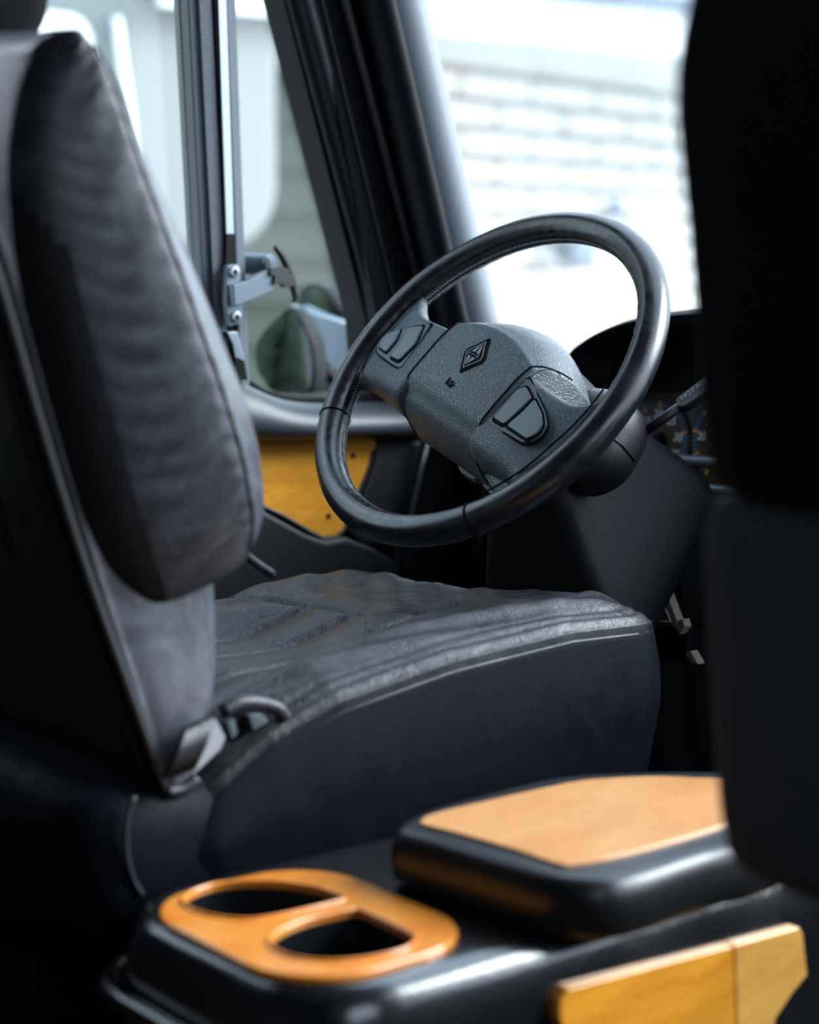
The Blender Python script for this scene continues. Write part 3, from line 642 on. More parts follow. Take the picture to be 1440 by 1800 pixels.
# stitches on the inner side (small baseball stitching)
ds = []
for i in range(330):
    T = 2*math.pi*i/330
    for sg in (-1, 1):
        s0 = math.pi+sg*.20-.24; d1 = Vector((math.cos(T), math.sin(T), 0)); T2 = T+.011; d2 = Vector((math.cos(T2), math.sin(T2), 0))
        rr = rm*1.03
        p = d1*(RM+rr*math.cos(s0-.10))+Vector((0, 0, -rr*1.06*math.sin(s0-.10))); q = d2*(RM+rr*math.cos(s0+.10))+Vector((0, 0, -rr*1.06*math.sin(s0+.10)))
        ds.append(tube_data([p, q], .0008, 5))
st = mk('stitching', *join(*ds), M['thread'], rim)
# airbag cover
prof = [(-.092, -.055), (-.0915, -.040), (-.089, -.024), (-.084, -.008), (-.076, .005), (-.065, .0128), (-.0555, .0200), (-.049, .0222), (-.03, .0235), (0, .0245), (.02, .024), (.036, .0225), (.044, .0210), (.049, .0175), (.058, .010), (.068, -.002), (.077, -.018), (.083, -.036), (.084, -.055), (.078, -.075), (.06, -.09)]
UH = .083
def prof_at(u, k):
    V_, W_ = prof[k]; q = abs(u/UH)
    if V_ > 0: V_ *= 1-.40*q*q
    W_ -= .0024*q*q + (.0022*(max(0, q-.95)/.05)**2)
    return Vector((u, V_, W_))
us = [-UH, -UH*.985, -UH*.95]+[UH*x/10 for x in range(-9, 10)]+[UH*.95, UH*.985, UH]
pp = []
for k in range(len(prof)): pp.append([prof_at(u, k) for u in us])
# refine profile by spline along k
cols = []
for j in range(len(us)): cols.append(smooth_path([pp[k][j] for k in range(len(prof))], 5))
vs = []; fs = []; NK = len(cols[0]); NJ = len(us)
for j in range(NJ): vs += cols[j]
for j in range(NJ-1):
    for k in range(NK-1): a = j*NK+k; fs.append((a, a+1, a+NK+1, a+NK))
# side walls
for j in (0, NJ-1):
    fs.append(tuple(j*NK+k for k in range(NK)))
fs.append(tuple(j*NK for j in range(NJ))); fs.append(tuple(j*NK+NK-1 for j in range(NJ)))
hubc = mk('airbag_cover', vs, fs, M['pad'], sw, autosm=55)
for j in (2, NJ-3):
    mk('cover_seam', *tube_data([Vector((p.x, p.y, p.z+.0002)) for p in cols[j][4:-16]], .0011, 6), M['groove'], hubc)
# rear hub body, covered by the spokes
secs = []
for w, s in ((-.02, .9), (-.06, .86), (-.10, .62), (-.115, .5)):
    secs.append([Vector((x*s, y*s-.005, w)) for x, y in rrect(.165, .15, .05, 8)])
mk('hub_body', *loft_data(secs), M['plastic'], sw)
# spokes
def spoke(sg):
    secs = []
    for (u, v0, v1, wt, th, rr) in ((.070, -.088, .022, .0188, .060, 0), (.0845, -.088, .022, .0184, .060, 0), (.10, -.087, .021, .0180, .058, 0), (.125, -.086, .019, .0168, .05, 0), (.15, -.085, .018, .0135, .040, 0), (.168, -.088, .021, .0105, .030, 0), (.183, -.098, .034, .0085, .020, 0), (.196, -.112, .052, .006, .014, 0)):
        P = []
        h_ = v1-v0; c_ = (v0+v1)/2
        for (x, w) in ((-.5, -1), (-.5, -.7), (-.485, -.42), (-.45, -.20), (-.39, -.07), (-.32, -.012), (-.2, 0), (0, 0), (.25, 0), (.38, 0), (.44, -.015), (.48, -.08), (.5, -.3), (.5, -.7), (.49, -1)):
            uu = u
            # follow the rim curvature at the outer stations
            V_ = c_+x*h_
            if u > .16: uu = min(u, math.sqrt(max(.0001, (.2105-.004)**2-V_*V_))+(u-.196)*.6)
            P.append(Vector((sg*uu, V_, wt+w*th)))
        secs.append(P)
    v, f = loft_data(secs, True, True)
    return mk('spoke', v, f, M['pad'], sw, autosm=50, sub=1)
spL = spoke(-1); spR = spoke(1)
# switch pods: satin bezel, black groove, buttons
def pod(sp, outline, buttons, w):
    o = [UV(x, y, w) for x, y in outline]
    P = round_poly(o, .006, 4)
    mk('pod_groove', *prism_data([(p[0], p[1], w-.001) for p in P], (0, 0, .0026)), M['groove'], sp, smooth=False, bevel=.0005)
    cx = sum(p[0] for p in P)/len(P); cy = sum(p[1] for p in P)/len(P)
    mk('switch_bezel', *prism_data([(cx+(p[0]-cx)*.935, cy+(p[1]-cy)*.925, w+.001) for p in P], (0, 0, .0018)), M['bezel'], sp, smooth=False, bevel=.0008)
    for bt in buttons:
        B_ = round_poly([UV(x, y, w) for x, y in bt], .004, 4); bx = sum(p[0] for p in B_)/len(B_); by = sum(p[1] for p in B_)/len(B_)
        mk('button_gap', *prism_data([(bx+(p[0]-bx)*1.15, by+(p[1]-by)*1.15, w+.0025) for p in B_], (0, 0, .0008)), M['groove'], sp, smooth=False)
        mk('button', *prism_data([(p[0], p[1], w+.003) for p in B_], (0, 0, .0024)), M['button'], sp, smooth=False, bevel=.0011)
c6 = lambda L_: [(640+x/4, 540+y/4) for x, y in L_]
pod(spL, c6([(85, 300), (120, 225), (185, 180), (300, 148), (500, 110), (400, 270), (262, 455), (200, 420), (90, 335)]), [c6([(118, 295), (180, 205), (272, 172), (240, 250), (170, 335)]), c6([(340, 160), (430, 148), (375, 275), (262, 392), (203, 362), (290, 240)])], .0160)
pod(spR, c6([(822, 795), (1170, 480), (1225, 600), (1290, 740), (1308, 840), (1265, 920), (1200, 965), (1120, 975), (1000, 905)]), [c6([(925, 795), (1090, 600), (1152, 575), (1195, 655), (1120, 735), (1000, 842)]), c6([(1020, 850), (1130, 755), (1215, 665), (1262, 760), (1272, 845), (1235, 905), (1160, 945)])], .0155)
# emblem
def emb(poly, w0, w1, m, bev=0, nm='emblem'): return mk(nm, *prism_data([(p[0], p[1], w0) for p in poly], (0, 0, w1-w0)), m, hubc, smooth=False, bevel=bev)
WF = .0245
dm = [UV(*p, WF) for p in c6([(888, 218), (712, 300), (672, 460), (850, 388)])]
cx = sum(p[0] for p in dm)/4; cy = sum(p[1] for p in dm)/4
def sc(P, s): return [(cx+(x-cx)*s, cy+(y-cy)*s) for x, y in P]
dmr = [dm[0]]+[tuple(Vector(dm[1]).lerp(Vector(dm[0]), .1)), tuple(Vector(dm[1]).lerp(Vector(dm[2]), .12)), dm[2]]+[tuple(Vector(dm[3]).lerp(Vector(dm[2]), .1)), tuple(Vector(dm[3]).lerp(Vector(dm[0]), .12))]
E1 = emb(dmr, WF-.003, WF+.0010, M['groove'], .0004, 'emblem_border')
E2 = emb(sc(dmr, .78), WF-.002, WF+.0016, M['button'], .0003, 'emblem_plate')
E3 = emb(sc(dmr, .68), WF-.002, WF+.0019, M['groove'], .0002, 'emblem_field')
emc = plain('emblem_grey', (.14, .17, .19), .35)
ax = (Vector(dm[0])-Vector(dm[2])); L_ = ax.length; ax.normalize(); bx = Vector((ax.y, -ax.x)); cc = Vector((cx, cy))
def ep(u, v): q = cc+ax*(u*L_)+bx*(v*L_); return (q.x, q.y)
for P in ([ep(.30, 0), ep(.06, -.14), ep(.06, -.03)], [ep(.30, .01), ep(.06, .03), ep(.06, .14)], [ep(-.30, 0), ep(-.06, .15), ep(-.06, .02)], [ep(-.30, -.01), ep(-.06, -.03), ep(-.06, -.15)]):
    emb(P, WF, WF+.0026, emc, .0002, 'emblem_facet')
arc = [ep(.02+.05*math.cos(t_*1.3), .17*t_) for t_ in [x/8 for x in range(-8, 9)]]
arc2 = [ep(-.055+.05*math.cos(t_*1.3), .17*t_) for t_ in [x/8 for x in range(-8, 9)]]
emb(arc+arc2[::-1], WF, WF+.003, emc, .0002, 'emblem_band')
for k in range(-6, 7):
    t_ = k/7.5; p0 = Vector(ep(.006+.05*math.cos(t_*1.3), .17*t_)); p1 = Vector(ep(-.040+.05*math.cos(t_*1.3), .17*t_)); o_ = bx*.0004
    emb([tuple(p0-o_), tuple(p0+o_), tuple(p1+o_), tuple(p1-o_)], WF+.003, WF+.0034, M['groove'], 0, 'emblem_letter')
# horn symbol: a bar, a bell curve and a coil
def hs(pts, r=.0007):
    P = [Vector((*UV(640+x/4, 540+y/4, .0238), .0240)) for x, y in pts]
    mk('horn_symbol', *tube_data(P, r, 6), M['groove'], hubc)
hs([(608, 494), (572, 538)])
hs([(600, 508), (612, 522), (632, 528), (638, 532)]); hs([(585, 528), (590, 546), (600, 558), (612, 556)])
hs([(604+13*math.cos(t_*math.pi/6)-2, 540+12*math.sin(t_*math.pi/6)) for t_ in range(-2, 9)]); hs([(612, 545), (632, 548)])
# chrome-like clip between spoke and rim top left, tiny loose thread on the right spoke
v, f = tube_data(smooth_path([Vector((*UV(710, 548, .004), .004)), Vector((*UV(724, 546, .006), .006)), Vector((*UV(737, 556, .004), .004))]), .0022, 8); mk('wrap_end', v, f, M['bezel'], sw)
v, f = tube_data(smooth_path([Vector((*UV(930, 664, .019), .019)), Vector((*UV(950, 652, .026), .026)), Vector((*UV(972, 651, .028), .028)), Vector((*UV(986, 660, .024), .024))]), .0007, 6); mk('loose_thread', v, f, M['bezel'], sw)
# seams where the rim leather meets the spokes
for sg in (-1, 1):
    P = [Vector((sg*math.sqrt(.187**2-y*y) if sg < 0 else sg*math.sqrt(.187**2-y*y), y, .0125-abs(y+.03)*.05)) for y in [-.115+.17*k/14 for k in range(15)]]
    mk('wrap_seam', *tube_data(P, .0011, 6), M['groove'], sw)

# ================================================================== STEERING COLUMN
# unrotated frame along the column axis: a_ right, b_ up, n_ toward the driver
SM = Matrix(((a_.x, b_.x, n_.x, WC.x), (a_.y, b_.y, n_.y, WC.y), (a_.z, b_.z, n_.z, WC.z), (0, 0, 0, 1)))
co = empty('steering_column', mat=SM); tag(co, 'black plastic steering column with stalk, running down behind the wheel', 'steering column')
def AB(x, y, w):
    v_ = ray(x, y); k = (WC+n_*w-CAM).dot(n_)/v_.dot(n_); P = CAM+v_*k-WC; return Vector((P.dot(a_), P.dot(b_), w))
secs = []
for w, wd, y0, y1, r_ in ((-.03, .10, -.05, .066, .03), (-.06, .11, -.06, .073, .03), (-.10, .12, -.07, .074, .03), (-.16, .14, -.09, .073, .03), (-.20, .16, -.12, .073, .025), (-.245, .20, -.15, .077, .025), (-.30, .228, -.17, .080, .025), (-.325, .22, -.165, .07, .03), (-.34, .16, -.12, .04, .03)):
    secs.append([Vector((x, y+(y0+y1)/2, w)) for x, y in rrect(wd, y1-y0, r_, 6)])
mk('shroud', *loft_data(secs), M['shroud'], co, autosm=60, sub=1)
# wide rounded collar that carries the stalks
secs = []
for w, g_ in ((-.090, .030), (-.094, .016), (-.102, .006), (-.115, 0), (-.140, 0), (-.150, .003)):
    secs.append([Vector((x, y+.006, w)) for x, y in rrect(.252-2*g_, .122-2*g_, .052-g_*.6, 10)])
col = mk('collar', *loft_data(secs), M['plastic'], co, autosm=70)
secs = []
for w, g_ in ((-.150, .004), (-.156, .003), (-.162, .012)):
    secs.append([Vector((x, y+.006, w)) for x, y in rrect(.246-2*g_, .116-2*g_, .046-g_*.6, 10)])
mk('collar_rear', *loft_data(secs), M['shroud'], col, autosm=70)
P = [AB(x, y, -.0895) for x, y in ((1070, 779), (1112, 776), (1124, 778))]
mk('split_line', *tube_data([Vector((.06, -.004, -.0893)), Vector((.100, -.004, -.0893)), Vector((.116, -.004, -.097)), Vector((.1262, -.004, -.115)), Vector((.1262, -.004, -.145))], .0012, 6), M['groove'], col)
# stalk with a flat paddle end, lettered
s0 = AB(1136, 757, -.150); s1 = AB(1194, 716, -.150); s2 = AB(1262, 668, -.150)
mk('stalk', *tube_data([s0, s0.lerp(s1, .5), s1+(s1-s0)*.1], .0062, 12, up=(0, 0, 1), flat=.8), M['plastic'], co)
dx = (s2-s1).normalized(); dy = Vector((0, 0, 1)).cross(dx)
F = s2-s1
R3 = Matrix((dx, dy, Vector((0, 0, 1)))).transposed()
pts = [(0, -.006), (.006, -.011), (F.length, -.014), (F.length+.03, -.012), (F.length+.03, .012), (F.length, .012), (.004, .0095), (0, .006)]
pd = mk('paddle', *prism_data([s1+dx*x+dy*y+Vector((0, 0, -.005)) for x, y in pts], (0, 0, .011)), M['plastic'], co, smooth=False, bevel=.002)
bpy.context.view_layer.update()
T4 = Matrix.Translation(s1+dx*.007+dy*.003+Vector((0, 0, .0062))) @ R3.to_4x4()
text('paddle_lettering', 'NOT FOR P', .0085, M['thread'], pd, SM @ T4)
# grey levers on the left, seen below the hub
for pts, w in (([(806, 812), (836, 826), (840, 836), (832, 842), (812, 832), (806, 822)], -.10), ([(852, 846), (876, 850), (892, 862), (876, 885), (862, 868), (848, 852)], -.105)):
    mk('grey_lever', *prism_data([AB(x, y, w) for x, y in round_poly(pts, 4)], (0, 0, -.010)), M['lever'], co, smooth=False, bevel=.002)
p0 = AB(832, 834, -.108); p1 = AB(862, 858, -.110)
mk('lever_stem', *tube_data([p0, p1, Vector((-.02, -.02, -.12))], .006, 10), M['plastic'], co)

# ================================================================== SEATS
def cushion_data(X0, X1, Y0, Y1, zfun, zb, rad, NR=130, NA=360, bulge=.014, grooves=None):
    """closed cushion: rings on top over a rounded-rectangle plan, then a bulging skirt"""
    cx, cy = (X0+X1)/2, (Y0+Y1)/2; pl = rrect(X1-X0, Y1-Y0, rad, 20, cx, cy)
    P = [Vector((x, y, 0)) for x, y in pl]; L_ = [0]
    for i in range(len(P)): L_.append(L_[-1]+(P[(i+1) % len(P)]-P[i]).length)
    B = []; k = 0
    for j in range(NA):
        s_ = L_[-1]*j/NA
        while L_[k+1] < s_: k += 1
        t_ = (s_-L_[k])/max(1e-9, L_[k+1]-L_[k]); B.append(P[k].lerp(P[(k+1) % len(P)], t_))
    C0 = Vector((cx, cy, 0)); vs = [Vector((cx, cy, zfun(cx, cy, 1.0)))]; fs = []
    for r_ in range(1, NR+1):
        s_ = (r_/NR)**.85
        for b_ in B:
            q = C0.lerp(b_, s_); dd = (b_-q).length; vs.append(Vector((q.x, q.y, zfun(q.x, q.y, dd))))
    for j in range(NA): fs.append((0, 1+j, 1+(j+1) % NA))
    def ring(a): return 1+(a-1)*NA
    for r_ in range(1, NR):
        for j in range(NA): fs.append((ring(r_)+j, ring(r_+1)+j, ring(r_+1)+(j+1) % NA, ring(r_)+(j+1) % NA))
    base = ring(NR)
    NS = 12
    for k in range(1, NS+1):
        t_ = k/NS
        for j in range(NA):
            o = (B[j]-B[j-1]).cross(Vector((0, 0, 1))).normalized(); fr = max(0, o.y)**2
            bb = bulge*math.sin(min(1, t_*1.6)*math.pi*.5)*(1-max(0, t_-.5)*1.3) - fr*.055*max(0, t_-.25)**1.5*1.4
            zt = vs[base+j].z; vs.append(Vector((B[j].x, B[j].y, 0))+o*bb+Vector((0, 0, zt+(zb-zt)*t_)))
        a = base+(k-1)*NA if k > 1 else base; b2 = base+k*NA
        for j in range(NA): fs.append((a+j, b2+j, b2+(j+1) % NA, a+(j+1) % NA))
    fs.append(tuple(base+NS*NA+j for j in range(NA)))
    return vs, fs, B
def g(x, s): return math.exp(-(x/s)**2)
def itp(x, T):
    if x <= T[0][0]: return T[0][1]
    for (a, b), (c, d) in zip(T, T[1:]):
        if x <= c: return b+(d-b)*(x-a)/(c-a)
    return T[-1][1]
EX = [(-.80, -.034), (-.66, -.036), (-.55, -.030), (-.46, -.020), (-.40, -.008), (-.36, -.002), (-.32, 0), (-.30, 0)]
EY = [(.84, .36), (.91, .405), (.946, .427), (1.02, .452), (1.15, .471), (1.30, .480), (1.41, .476), (1.45, .470)]
def sm(e0_, e1_, x): t_ = max(0, min(1, (x-e0_)/(e1_-e0_))); return t_*t_*(3-2*t_)
def rollseam(x):
    return 1.235+.55*max(0, x+.53)-.40*max(0, -x-.66)
def zdrv(x, y, dd):
    z = itp(y, EY)
    z += itp(x, EX)*sm(.95, 1.2, y)
    z += .024*sm(-.01, .075, dd) - .026*sm(.075, .16, dd)*(1-sm(1.12, 1.24, y)) - .006*sm(.08, .15, dd)*sm(1.15, 1.30, y)
    z -= .006*(1-sm(0, .012, dd))
    ys = rollseam(x); d_ = y-ys
    inx = 1-sm(-.46, -.40, x)
    z += inx*(-.010*g(d_, .006)+.006*sm(0, .04, d_))
    # pleats running fore and aft behind the roll
    if y < ys:
        for xp in (-.73, -.645, -.56, -.475, -.40):
            z -= .006*g(x-xp, .006)*sm(0, .02, ys-y)
        z += .005*math.cos((x+.60)/.085*math.pi*2)*.6*sm(0, .03, ys-y)*(1-sm(-.42, -.38, x))*sm(-.76, -.72, x)
    # stretch creases
    z += .0022*math.sin(90*(x*.8+y*.55)+4*math.sin(14*y))*sm(.02, .08, dd)*sm(1.22, 1.27, y)*.6
    z += .0016*math.sin(160*(x*.9-y*.2)+3*math.sin(20*x))*g(dd-.05, .03)
    # twin seams round the edge
    z -= .0016*g(dd-.016, .0032)+.0014*g(dd-.028, .0032)
    return z
ds_ = empty('driver_seat', (-.55, 1.1, 0)); tag(ds_, 'worn black leather driver seat facing the steering wheel', 'seat')
v, f, BP = cushion_data(-.80, -.30, .84, 1.445, zdrv, .30, .055)
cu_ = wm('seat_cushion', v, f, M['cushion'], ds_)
# side skirt facing is a plainer vinyl: second slot on the skirt faces
cu_.data.materials.append(M['skirt'])
for q, p_ in enumerate(cu_.data.polygons):
    if q >= 360*130: p_.material_index = 1
pp_ = [Vector((b.x, b.y, itp(b.y, EY)+itp(b.x, EX)*sm(.95, 1.2, b.y)-.0145)) for b in BP]
wm('edge_piping', *tube_data(pp_[::3], .0024, 8, closed=True), M['seat'], cu_)
# base box, lower skirt and pedestal
v, f = prism_data([Vector((-.775, .80, .02)), Vector((-.775, 1.33, .02)), Vector((-.775, 1.38, .31)), Vector((-.775, .80, .31))], (.45, 0, 0)); wm('pedestal', v, f, M['skirt'], ds_, smooth=False, bevel=.02)
sk = []
for yy, zt in ((.74, .395), (.80, .40), (.86, .398), (.92, .385), (1.0, .35), (1.1, .32), (1.2, .31)):
    sk.append([Vector((-.80, yy, .24)), Vector((-.80, yy, zt)), Vector((-.78, yy, zt+.012)), Vector((-.32, yy, zt+.012)), Vector((-.298, yy, zt)), Vector((-.292, yy, (zt+.24)/2)), Vector((-.298, yy, .24))])
v, f = loft_data(sk); wm('side_skirt', v, f, M['skirt'], ds_, bevel=0, sub=1)
wm('skirt_seam', *tube_data(smooth_path([onx(x, y, -.293) for x, y in ((236, 1400), (224, 1440), (222, 1490), (232, 1540), (250, 1575))]), .0025, 8), M['pillar'], ds_)
# recline lever recess between cushion and back: a looped handle
lv = smooth_path([onx(x, y, -.31) for x, y in ((392, 1250), (420, 1236), (455, 1236), (488, 1246), (500, 1262))]); wm('loop_handle', *tube_data(lv, .007, 10), M['seat'], ds_)
wm('recess', *prism_data([onx(x, y, -.305) for x, y in round_poly([(398, 1262), (425, 1246), (465, 1248), (482, 1262), (450, 1285), (405, 1306)], 8)], (-.01, 0, 0)), M['dark'], ds_)
wm('buckle_stub', *prism_data([onx(x, y, -.297) for x, y in round_poly([(400, 1272), (412, 1262), (418, 1290), (408, 1300)], 3)], (-.012, 0, 0)), M['bezel'], ds_, bevel=.002)
wm('buckle_stub', *prism_data([onx(x, y, -.297) for x, y in round_poly([(438, 1258), (462, 1256), (474, 1268), (446, 1284)], 3)], (-.012, 0, 0)), M['bezel'], ds_, bevel=.002)

# backrest: core, side bolster, front face and back panel. Everything lofted between a rear chain and a front chain in the (y, z) plane
def chain(px, X=-.30): return [onx(x, y, X) for x, y in px]
def seg_loft(rear, front, xo, xi, e=.5, n=40, bow=0, steps=4, shape=None):
    R_ = smooth_path(rear, steps); F_ = smooth_path(front, steps); secs = []
    if shape:
        uw = smooth_path([Vector((a, b, 0)) for a, b in shape], 5, True)
    for k, (a, b) in enumerate(zip(R_, F_)):
        s_ = k/(len(R_)-1); c_ = (a+b)/2; h_ = (b-a)/2; Xo = xo(s_) if callable(xo) else xo; Xi = xi(s_) if callable(xi) else xi
        cx = (Xo+Xi)/2; hx = (Xo-Xi)/2
        if shape:
            secs.append([Vector((cx+hx*p.y, c_.y+h_.y*p.x, c_.z+h_.z*p.x)) for p in uw]); continue
        sec = []
        for j in range(n):
            t_ = 2*math.pi*j/n; ct, st_ = math.cos(t_), math.sin(t_)
            u = math.copysign(abs(ct)**e, ct); w = math.copysign(abs(st_)**e, st_)
            sec.append(Vector((cx+hx*w, c_.y+h_.y*u, c_.z+h_.z*u)))
        secs.append(sec)
    return secs
BSH = [(-.9, -1), (-1, -.5), (-1, .0), (-.88, .42), (-.55, .78), (0, .97), (.42, 1.0), (.52, .93), (.76, .66), (.94, .30), (1, -.1), (.95, -.6), (.8, -1)]
br_ = None
bk = empty('driver_backrest_tmp', (0, 0, 0)); bpy.data.objects.remove(bk)
# core body
rear = chain([(-150, 60), (-70, 300), (0, 500), (75, 760), (150, 1000), (225, 1210), (292, 1392)], -.31)
front = chain([(130, 60), (210, 300), (290, 520), (350, 740), (395, 960), (392, 1200), (318, 1388)], -.33)
secs = seg_loft(rear, front, -.305, -.795, .35)
CSH = [(-1, -.9), (-1, 0), (-1, .9), (-.8, 1), (0, 1), (.45, .985), (.7, .93), (.92, .82), (1, .70), (1, 0), (1, -.70), (.92, -.82), (.7, -.93), (0, -1), (-.8, -1)]
core = wm('backrest', *loft_data(seg_loft(rear, front, -.303, -.797, shape=CSH, steps=6)), M['seatlit'], ds_)
# bulging side bolster with gathered leather
def bolster(X, sg):
    rear = chain([(60, 75), (10, 170), (-18, 300), (0, 480), (45, 700), (100, 900), (155, 1030), (200, 1085), (232, 1108)], -.30)
    front = chain([(95, 48), (172, 120), (240, 270), (312, 430), (385, 600), (436, 730), (459, 850), (452, 915), (425, 965)], -.335)
    for c_ in (rear, front):
        for p_ in c_: p_.x = X
    return seg_loft(rear, front, lambda s_: X+sg*(.042*math.sin(math.pi*min(1, .12+s_*.88))**.6), X-sg*.13, shape=BSH, steps=10)
for X, sg in ((-.302, 1), (-.798, -1)):
    secs = bolster(X, sg); n = len(secs[0]); uw = smooth_path([Vector((a, b, 0)) for a, b in BSH], 5, True)
    for k, sec in enumerate(secs):
        for j in range(n):
            u, w = uw[j].x, uw[j].y; am = max(0, w)**2*max(0, 1-abs(u-.05)*1.5)
            sec[j].x += sg*(.0016*math.sin(k*2.1+2.2*math.sin(j*.7))*am + .0010*math.sin(k*.7+j*.9)*am)
            sec[j].x -= sg*.004*g(u-.47, .035)*max(0, w)**.3*(1 if 6 < k < len(secs)-10 else 0)
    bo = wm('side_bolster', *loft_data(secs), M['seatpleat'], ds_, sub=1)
    bo.data.materials.append(M['seatlit'])
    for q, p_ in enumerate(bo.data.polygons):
        if q < (len(secs)-1)*n and uw[q % n].x > .49 and uw[q % n].y > -.5: p_.material_index = 1  # front band takes the paler tone that paints the windscreen light
    bo.data.materials.append(M['backshell'])  # rear faces take the black back-panel material, tapering off upwards
    for q, p_ in enumerate(bo.data.polygons):
        if q < (len(secs)-1)*n and uw[q % n].x < -.47-4*max(0, .36-q/n/len(secs)): p_.material_index = 2
    js = min(range(n), key=lambda j: abs(uw[j].x-.47)+(0 if uw[j].y > 0 else 9))
    wm('bolster_seam', *tube_data([secs[k][js]+Vector((sg*.0008, 0, 0)) for k in range(5, len(secs)-9)], .0014, 6), M['groove'], bo)
# front face between the bolsters
rear = chain([(-20, 60), (40, 300), (100, 500), (180, 760), (230, 1000), (250, 1250)], -.36); front = chain([(100, 70), (190, 290), (280, 500), (370, 740), (410, 940), (395, 1180)], -.36)
wm('front_panel', *loft_data(seg_loft(rear, front, -.37, -.73, .4)), M['cushion'], ds_)
# back panel with piped edge
rear = chain([(-175, 60), (-95, 300), (-28, 500), (45, 760), (122, 1000), (200, 1210), (262, 1385)], -.31); front = chain([(-120, 60), (-40, 300), (28, 500), (98, 760), (172, 1000), (240, 1210), (285, 1388)], -.31)
bp_ = wm('back_panel', *loft_data(seg_loft(rear, front, -.318, -.782, .25)), M['backshell'], ds_)
for off, rr in ((0, .0045), (22, .0035)):
    ed_ = chain([(-139+off, 75), (-70+off, 300), (0+off, 500), (75+off*.9, 760), (150+off*.7, 1000), (225+off*.4, 1210), (290, 1390)], -.3035)
    wm('back_piping', *tube_data(smooth_path(ed_, 6), rr, 8), M['pillar'] if off == 0 else M['seat'], bp_)
wm('hem', *tube_data(smooth_path([onx(292, 1392, -.303), onx(318, 1388, -.303), onx(345, 1370, -.303)]), .006, 8), M['seat'], bp_)
ev = [(-.31, .0), (-.40, 0), (-.70, 0)]
v, f = tube_data([onx(290, 1393, -.305), onx(290, 1393, -.305)+Vector((-.47, -.004, 0))], .004, 8); wm('bottom_hem', v, f, M['seat'], bp_)
# headrest
rear = chain([(-230, -150), (-235, -60), (-210, 30), (-150, 75)], -.42); front = chain([(60, -160), (104, -60), (106, 20), (66, 88)], -.42)
wm('headrest', *loft_data(seg_loft(rear, front, -.39, -.71, .55)), M['fabricblack'], ds_)
# pale tag and gathered cloth at the hinge
wm('care_tag', *prism_data([onx(x, y, -.291) for x, y in ((378, 1262), (396, 1296), (388, 1316), (352, 1350), (338, 1362))], (-.002, 0, 0)), plain('tag_cloth', (.30, .31, .33), .8), ds_, smooth=False)
for k in range(6):
    a = onx(368-8*k, 1262+4*k, -.289); b = onx(335-9*k, 1350+7*k*.5, -.289)
    wm('gathered_fold', *tube_data([a, a.lerp(b, .5)+Vector((.003, 0, 0)), b], .0045, 8), M['seat'], ds_)

# passenger seat (seen from behind)
ps = empty('passenger_seat', (.48, .98, 0)); tag(ps, 'out of focus black passenger seat closest to the viewer on the right', 'seat')
def rb(name, cx, hx, yz, m, e=.3, n=48, sub=1):
    secs = []
    for (y0, y1, z, k_) in yz:
        secs.append([Vector((cx+hx*k_*math.copysign(abs(math.cos(t_))**e, math.cos(t_)), (y0+y1)/2+(y1-y0)/2*math.copysign(abs(math.sin(t_))**e, math.sin(t_)), z)) for t_ in [2*math.pi*j/n for j in range(n)]])
    return wm(name, *loft_data(secs), m, ps, sub=sub)
rb('backrest', .488, .257, [(.94, 1.02, .440, .93), (.925, 1.04, .447, .985), (.91, 1.05, .47, 1), (.895, 1.05, .60, 1.0), (.885, 1.04, .69, .99), (.88, 1.04, .705, .96)], M['fabric'])
rb('upper_back', .488, .24, [(.885, 1.03, .695, .93), (.87, 1.03, .702, .97), (.86, 1.02, .75, .985), (.85, 1.0, .86, .985), (.83, .98, .93, .975), (.825, .97, .97, .93), (.82, .96, 1.01, .85), (.82, .94, 1.05, .72), (.82, .93, 1.09, .55)], M['fabricblack'])
rb('headrest', .488, .13, [(.83, .92, 1.08, .8), (.81, .94, 1.10, 1), (.80, .93, 1.22, 1), (.82, .91, 1.26, .7)], M['fabricblack'])
v, f, _ = cushion_data(.33, .72, 1.0, 1.42, lambda x, y, dd: .40+.02*sm(0, .05, dd), .30, .05, NR=12, NA=120); wm('seat_cushion', v, f, M['seat'], ps)
v, f = box_data((.55, 1.18, .16), (.26, .3, .32)); wm('pedestal', v, f, M['dark'], ps, bevel=.02)
v, f = box_data((.55, 1.0, .42), (.30, .10, .14)); wm('hinge_bracket', v, f, M['dark'], ps, bevel=.02)

# ================================================================== CENTRE CONSOLE
cn = empty('centre_console', (-.12, 1.0, 0)); tag(cn, 'glossy black centre console with wood trim between the two seats', 'console')
ZC = .33
out = [onz(x, y, ZC) for x, y in ((232, 1625), (250, 1590), (300, 1555), (365, 1527))]
# plan of the top: rounded box x -.275 .. +.045, y .745 .. 1.30
plan0 = rrect(.30, .62, .075, 12, -.118, 1.062)
def cplan(g_, z): return [Vector((-.118+(x+.118)*(1-g_/.15), 1.062+(y-1.062)*(1-g_/.31), z)) for x, y in plan0]
secs = [cplan(-.006, .05), cplan(-.006, .20), cplan(-.006, .25), cplan(-.006, .285), cplan(-.004, .300), cplan(0, .313), cplan(.003, .321), cplan(.009, .328), cplan(.017, .330), cplan(.030, .330)]
